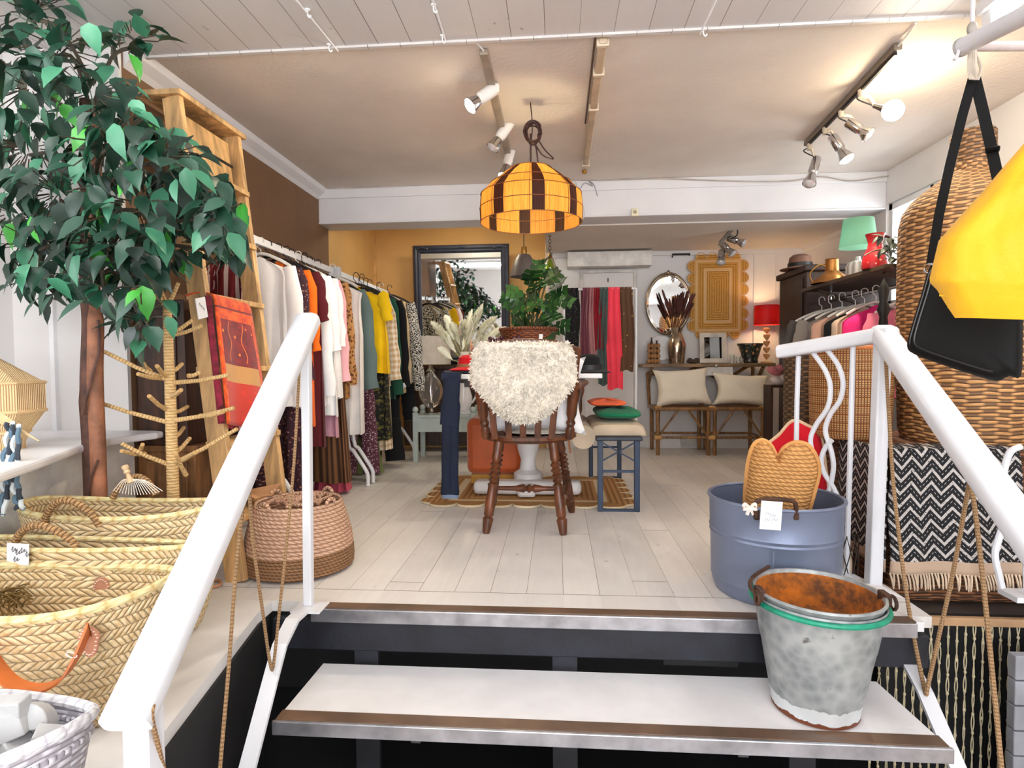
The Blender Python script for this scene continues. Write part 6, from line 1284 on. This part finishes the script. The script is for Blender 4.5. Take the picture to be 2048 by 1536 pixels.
MB().tube([V(bk)+tilt@V((.197*cos(a), .197*sin(a), .366)) for a in [pi*.04+pi*.92*i/30 for i in range(31)]], .008, 8).build('green_handle', GRN, bkt)
bk2 = (bk[0], bk[1], bk[2]+.045); b2 = thing('bucket', 'second bucket with a rusty inside nested in the galvanised bucket', 'bucket', bk2)
MB().lathe([(.173, .275), (.186, .322), (.191, .327), (.19, .334), (.183, .333), (.18, .322)], 56, bk2, tilt).build('rim', ZINC, b2)
MB().lathe([(.18, .322), (.17, .285), (.158, .24), (.15, .225), (0, .215)], 56, bk2, tilt).build('inside', RUSTI, b2)
MB().lathe([(0, .04), (.112, .045), (.149, .16), (.173, .275)], 56, bk2, tilt).build('wall', ZINC, b2)
for sg in (-1, 1):
    e = V(bk2)+tilt@V((sg*.187, -.03, .318)); MB().obox(e, (.02, .05, .05), tilt).tube(arc(e+V((sg*.014, -.02, .0)), .02, 0, 2*pi, 14, (0, 1, 0), (0, 0, 1))[:-1], .006, 6, True).build('handle_ear', RUST, b2, bevel=.003)
MB().tube(cr([V(bk2)+tilt@V((-.193, -.05, .318)), V(bk2)+tilt@V((-.212, -.02, .34)), V(bk2)+tilt@V((-.18, .06, .343)), V(bk2)+tilt@V((-.09, .17, .343))]), .006, 6).build('wire_handle', RUST, b2)
tv = V(bk)+tilt@V((.18, .07, .37)); tag(MB().strip([tv, tv+V((.06, .0, -.012)), tv+V((.115, -.01, -.035))], (0, 1, .15), [.03, .05, .004], .0012).build('price_tag', PAPER, smooth=False), 'white paper tag sticking out at the right rim of the buckets', 'tag')
# ------------------------------------------------------------------ hamper under the chevron rug, giant wicker bottle, woven baskets
WDK = weave('dark_wicker', (150, 98, 60), (112, 66, 36), (40, 22, 12), .06, .014, .008)
hm = thing('wicker_hamper', 'brown wicker hamper under the chevron rug', 'hamper', (1.9, 2.85, -.11))
MB().box(1.37, 2.46, 2.54, 3.2, -.11, .49).build('body', WDK, hm, bevel=.02); MB().box(1.355, 2.475, 2.525, 3.215, .49, .53).build('lid', WDK, hm, bevel=.012)
b = Bd('chevron'); u, v, _ = b.xyz('UV'); tri = ((u/.08).fr()-.5).abs()*2; q = v/.058+tri*.92; t = q.fr(); dots = b.m('GREATER_THAN', (u/.006).fr(), .5)*b.m('GREATER_THAN', (v/.006).fr(), .5)
wl = b.m('MAXIMUM', (t-.32).abs().lt(.15), (t-.8).abs().lt(.035)*b.m('GREATER_THAN', (u/.012).fr(), .5)); wl = wl*b.m('GREATER_THAN', b.noise(160., b.vec(u, v), 1.), .36)
col = b.mix(wl, lin((24, 23, 27)), lin((196, 190, 186))); col = b.mix(v.gt(.56), col, lin((192, 166, 144)))
CHEV = b.fin(col, .9, 0., wl+b.noise(200., b.vec(u, v)), .002, .6)
zt = .536; yb_ = P(1850, 1148, Y=2.5).z
cr_g = thing('chevron_rug', 'black and white zigzag rug with cream fringe draped over the hamper', 'rug', (1.6, 2.52, yb_))
def rugf(u, v):
    L = v*.66; x = lerp(1.345, 1.9-.07*(1-v), u); z = zt-L
    if L < .05: return V((x, 2.62-.11*sin(L/.05*pi/2), zt+.005*cos(L/.05*pi/2)))
    return V((x+.006*sin(v*9), 2.505-.012*sin(u*13)*v-.01*v, zt-(L-.05)*(zt-yb_)/.61))
MB().grid(rugf, 40, 26, False, .5, .62).build('cloth', CHEV, cr_g, solid=.006)
MB().grid(lambda u, v: V((1.34-.006*sin(u*9)*v, lerp(2.92, 2.51, u), lerp(zt, yb_, v))), 14, 20, False, .41, .62).build('side_fold', CHEV, cr_g, solid=.006)
s = MB(); rr = random.Random(6)
for i in range(44):
    p = rugf(i/43, 1); k = rr.uniform(-.012, .012); s.tube(cr([p+V((0, -.002, .004)), p+V((k*.5, -.012, -.02)), p+V((k, -.012-rr.random()*.01, -.05-rr.random()*.012))], 3), [.0042]*6+[.002], 5)
stuff(s.build('fringe', M((206, 184, 160), .85), cr_g))
WIC = weave('honey_wicker', (228, 176, 116), (178, 118, 66), (60, 32, 14), .055, .0155, .009)
wcx = P(1946, 300, Y=2.85).x; wb_ = (wcx, 2.85, .532); u8 = 2.85/F
wt = thing('wicker_bottle', 'giant honey wicker carboy basket with narrow neck on the hamper', 'basket', wb_)
rl_ = lambda px: (1950-px)*u8
zz = lambda py: P(1950, py, Y=2.85).z-.532
MB().lathe([(0, 0), (0.2580, 0), (0.2709, .04), (0.2795, zz(760)), (0.2838, zz(620)), (0.2821, zz(500)), (0.2795, zz(445)), (0.2666, zz(418)), (0.2339, zz(395)), (0.1849, zz(376)), (0.1359, zz(360)), (0.0989, zz(345)), (0.0950, zz(330))], 72, wb_).build('body', WIC, wt)
MB().lathe([(.095, zz(332)), (.088, zz(310)), (.086, zz(268)), (.08, zz(264)), (.078, zz(290)), (.085, zz(325)), (0, zz(330))], 40, wb_).build('neck', weave('neck_wicker', (176, 132, 86), (136, 92, 54), (50, 30, 16), .03, .014, .008), wt)
b = Bd('checked_weave'); u, v, _ = b.xyz('UV'); row = (v/.04).fl(); t = (v/.04).fr(); cu = (u/.0125).fr(); cv = (v/.01).fr(); dash = b.m('GREATER_THAN', cu, .35)*b.m('GREATER_THAN', cv, .3); ln_ = t.lt(.16); nz = b.noise(14., b.vec(u, v), 3.)
col = b.mix(dash, lin((104, 60, 26)), b.mix(nz, lin((176, 120, 62)), lin((226, 182, 122)))); col = b.mix(ln_, col, lin((126, 66, 24)))
CHK = b.fin(col, .7, 0., dash-ln_, .003, .7)
def tall(label, px, pr, Y, z0, z1, mat, rim):
    o = P(px, 800, Y=Y); r = pr*Y/F; t = thing('woven_basket', label, 'basket', (o.x, Y, z0)); h = z1-z0
    MB().lathe([(0, .0), (r*.9, 0), (r*.96, .02), (r, h*.6), (r*.98, h), (r*.92, h), (r*.93, h*.5), (0, .05)], 48, (o.x, Y, z0)).build('body', mat, t)
    MB().tube(arc((o.x, Y, z1), r*.965, 0, 2*pi, 40, (1, 0, 0), (0, 1, 0))[:-1], .011, 8, True).build('rim', rim, t)
tall('tall golden checked woven basket behind the white balusters', 1700, 72, 2.95, .532, P(1700, 697, Y=2.95).z, CHK, M((190, 112, 54), .5))
tall('slim dark woven basket left of the golden checked one', 1607, 36, 3.45, .0, P(1607, 702, Y=3.45).z, weave('plaid_dark', (132, 100, 64), (84, 56, 36), (34, 22, 16), .03, .016, .004), M((196, 130, 66), .5))
ln2 = P(1690, 1100, Y=2.58); t = thing('lantern', 'small wire candle lantern on the floor behind the metal tub', 'lantern', (ln2.x, 2.58, -.11)); s = MB(); o = t.location
for k in range(10):
    for sg in (1, -1): s.tube([V((o.x+.05*cos(2*pi*k/10+sg*j*.16), 2.58+.05*sin(2*pi*k/10+sg*j*.16), -.09+j*.032)) for j in range(9)], .0022, 5)
s.build('wire_cage', M((60, 48, 40), .5, .6), t); MB().lathe([(0, 0), (.052, 0), (.052, .09), (0, .09)], 24, o).build('base', BLACK, t); MB().lathe([(0, .1), (.028, .1), (.028, .2), (0, .2)], 16, o).build('candle', M((236, 214, 184), .5), t)
# string curtain under the right side of the floor
sc2 = thing('string_curtain', 'curtain of knotted cream strings under the floor right of the stairs', 'curtain', (1.6, 2.4, -.8))
zc = P(1900, 1240, Y=2.4).z; MB().box(1.21, 1.94, 2.38, 2.405, zc-.016, zc+.016).build('batten', M((176, 140, 104), .6), sc2, smooth=False, bevel=.003)
s = MB(); rr = random.Random(8)
for k in range(22):
    x = 1.225+k*.032; z = zc-.012; ph = rr.uniform(0, 6)
    for sg in (1, -1): s.tube([V((x+sg*.0065*abs(sin(j*.42+ph))*(.4+.6*abs(sin(j*.11+ph))), 2.388+sg*.002, z-j*.0125)) for j in range(50)], .0024, 4)
s2 = MB()
for k in range(22):
    x = 1.225+k*.032
    for j in range(8): s2.ball((x, 2.388, zc-.05-j*.075-(k*37 % 11)*.004), (.0055, .005, .008), 6, 5)
stuff(s.build('strings', M((196, 184, 152), .8), sc2)); stuff(s2.build('knots', M((206, 192, 156), .8), sc2))
# ------------------------------------------------------------------ hanging rack, black bag, yellow bag
rk = thing('hanging_rack', 'white tube rack hanging from the ceiling at the top right', 'rack', P(1940, 80, Y=1.6)); PW = M((222, 220, 224), .35, .1, .03)
e = P(1926, 93, Y=1.6); f = P(2110, 0, Y=1.32); g = P(2120, 92, Y=1.75)
MB().tube([e, f], .021, 14).build('tube', PW, rk); MB().tube([P(1920, 96, Y=1.608), e], .023, 14).build('end_cap', M((170, 166, 164), .5), rk)
MB().tube([P(1945, 93, Y=1.62), g], .012, 10).build('tube', M((216, 200, 196), .4), rk)
dp = P(1944, 82, Y=1.6); MB().tube([dp, V((dp.x, dp.y, H1-.01))], .005, 8).build('drop_rod', PW, rk); MB().ball(dp+V((0, 0, .03)), (.012, .012, .018), 10, 7).build('clamp', M((170, 160, 150), .5), rk)
MB().tube(cr([P(1918, 100, Y=1.59), P(1914, 112, Y=1.59), P(1908, 120, Y=1.59)]), .004, 6).build('hook', PW, rk)
s = MB()
for k in range(4): s.tube(cr([P(1940+k*3, 100, Y=1.6), P(1938+k*4, 130, Y=1.595-.005*k), P(1942+k*3, 158, Y=1.6)]), .005, 6)
s.tube(cr([P(1950, 105, Y=1.6), P(1962, 135, Y=1.59), P(1955, 160, Y=1.6)]), .004, 6); s.build('hanging_cord', M((206, 194, 178), .7), rk)
BAGB = M((7, 7, 7), .6, 0., .1, 6., .001, 90., Specular_IOR_Level=.22) or M((9, 9, 9), .6, 0., .15, 6., .002, 120.)
c, Mx, n = facing(1945, 620, 1.62)
ol = outline(c, Mx, n, [(1862, 530), (1895, 545), (1960, 548), (2038, 560), (2046, 600), (2046, 680), (2042, 752), (2018, 752), (1992, 762), (1940, 748), (1880, 728), (1828, 708), (1814, 692), (1822, 655), (1842, 590)], 3)
bb = thing('shoulder_bag', 'black leather shoulder bag hanging on a long strap behind the yellow bag', 'bag', c+V((0, 0, -.2))); puff(ol, .1, Mx, c, 12, 0, .22).build('body', BAGB, bb, ang=1.2)
for off in (.93, .86): MB().tube([c+Mx@V((x*off, y*off, -.042 if off < .9 else -.03)) for x, y in ol[24:]+ol[:2]], .003, 5).build('piping', M((38, 36, 38), .3), bb)
on = lambda x, y, dd=0: onplane(c, n, x, y)+n*dd
MB().strip([on(1946, 156), on(1925, 230), on(1900, 330), on(1878, 430), on(1862, 530)], Mx@V((1, 0, 0)), .022, .004).build('strap', BAGB, bb)
MB().strip([on(1950, 156, .005), on(1966, 220, .01), on(1982, 290, .01), on(2010, 420, .01), on(2030, 556, .01)], Mx@V((1, 0, 0)), .024, .004).build('strap', BAGB, bb)
MB().obox(on(1985, 300, -.002), (.03, .008, .04), Mx).build('buckle', BAGB, bb, bevel=.004); MB().tube(arc(on(1860, 538, -.01), .012, 0, 2*pi, 14, Mx@V((1, 0, 0)), (0, 0, 1))[:-1], .003, 6, True).build('ring', CHROME, bb)
YEL = M((240, 178, 3), .6, 0., .03, 6., .002, 140., Sheen_Weight=.2)
c, Mx, n = facing(2020, 470, 1.28)
rows = [(160, 2140, 0), (230, 2090, -.01), (288, 2047, -.02), (335, 2006, -.03), (380, 1968, -.04), (430, 1922, -.05), (482, 1877, -.055), (520, 1868, -.055), (556, 1859, -.055), (566, 1860, -.055), (580, 1874, -.05), (603, 1888, -.042), (620, 1899, -.034), (636, 1910, -.025), (632, 1925, .06), (560, 1930, .08), (480, 1940, .08), (380, 2000, .06), (260, 2080, .03), (160, 2145, .005)]
yb2 = thing('tote_bag', 'bright yellow canvas tote bag hanging at the right edge of the photo', 'bag', c+V((0, 0, -.15)))
def yf(u, v):
    q = v*(len(rows)-1); i = min(int(q), len(rows)-2); t = q-i; y, x, d_ = [lerp(rows[i][k], rows[i+1][k], t) for k in range(3)]
    X = lerp(x, 2330, u); e_ = min(1, u*9); fold = .0022*sin(u*23+v*31)*e_+.001*sin(u*60-v*40)*e_*(v < .45)
    yy = y+(u*14 if v > .4 else 0); return onplane(c, n, X, yy)+n*(d_*e_**.5+fold)
MB().grid(yf, 36, 57).build('body', YEL, yb2, ang=1.0)
for yy_, xs in ((592, (1880, 2330)), (614, (1894, 2330))):
    MB().tube([onplane(c, n, lerp(xs[0], xs[1], i/20), yy_+14*i/20)+n*(-.016 if yy_ < 600 else .014) for i in range(21)], .0022, 5).build('seam', M((214, 160, 6), .6), yb2)
hx = P(2125, 150, Y=1.28); MB().strip([onplane(c, n, 2140, 175), onplane(c, n, 2155, 90), onplane(c, n, 2165, 30)], Mx@V((1, 0, 0)), .04, .006).build('handle', YEL, yb2)
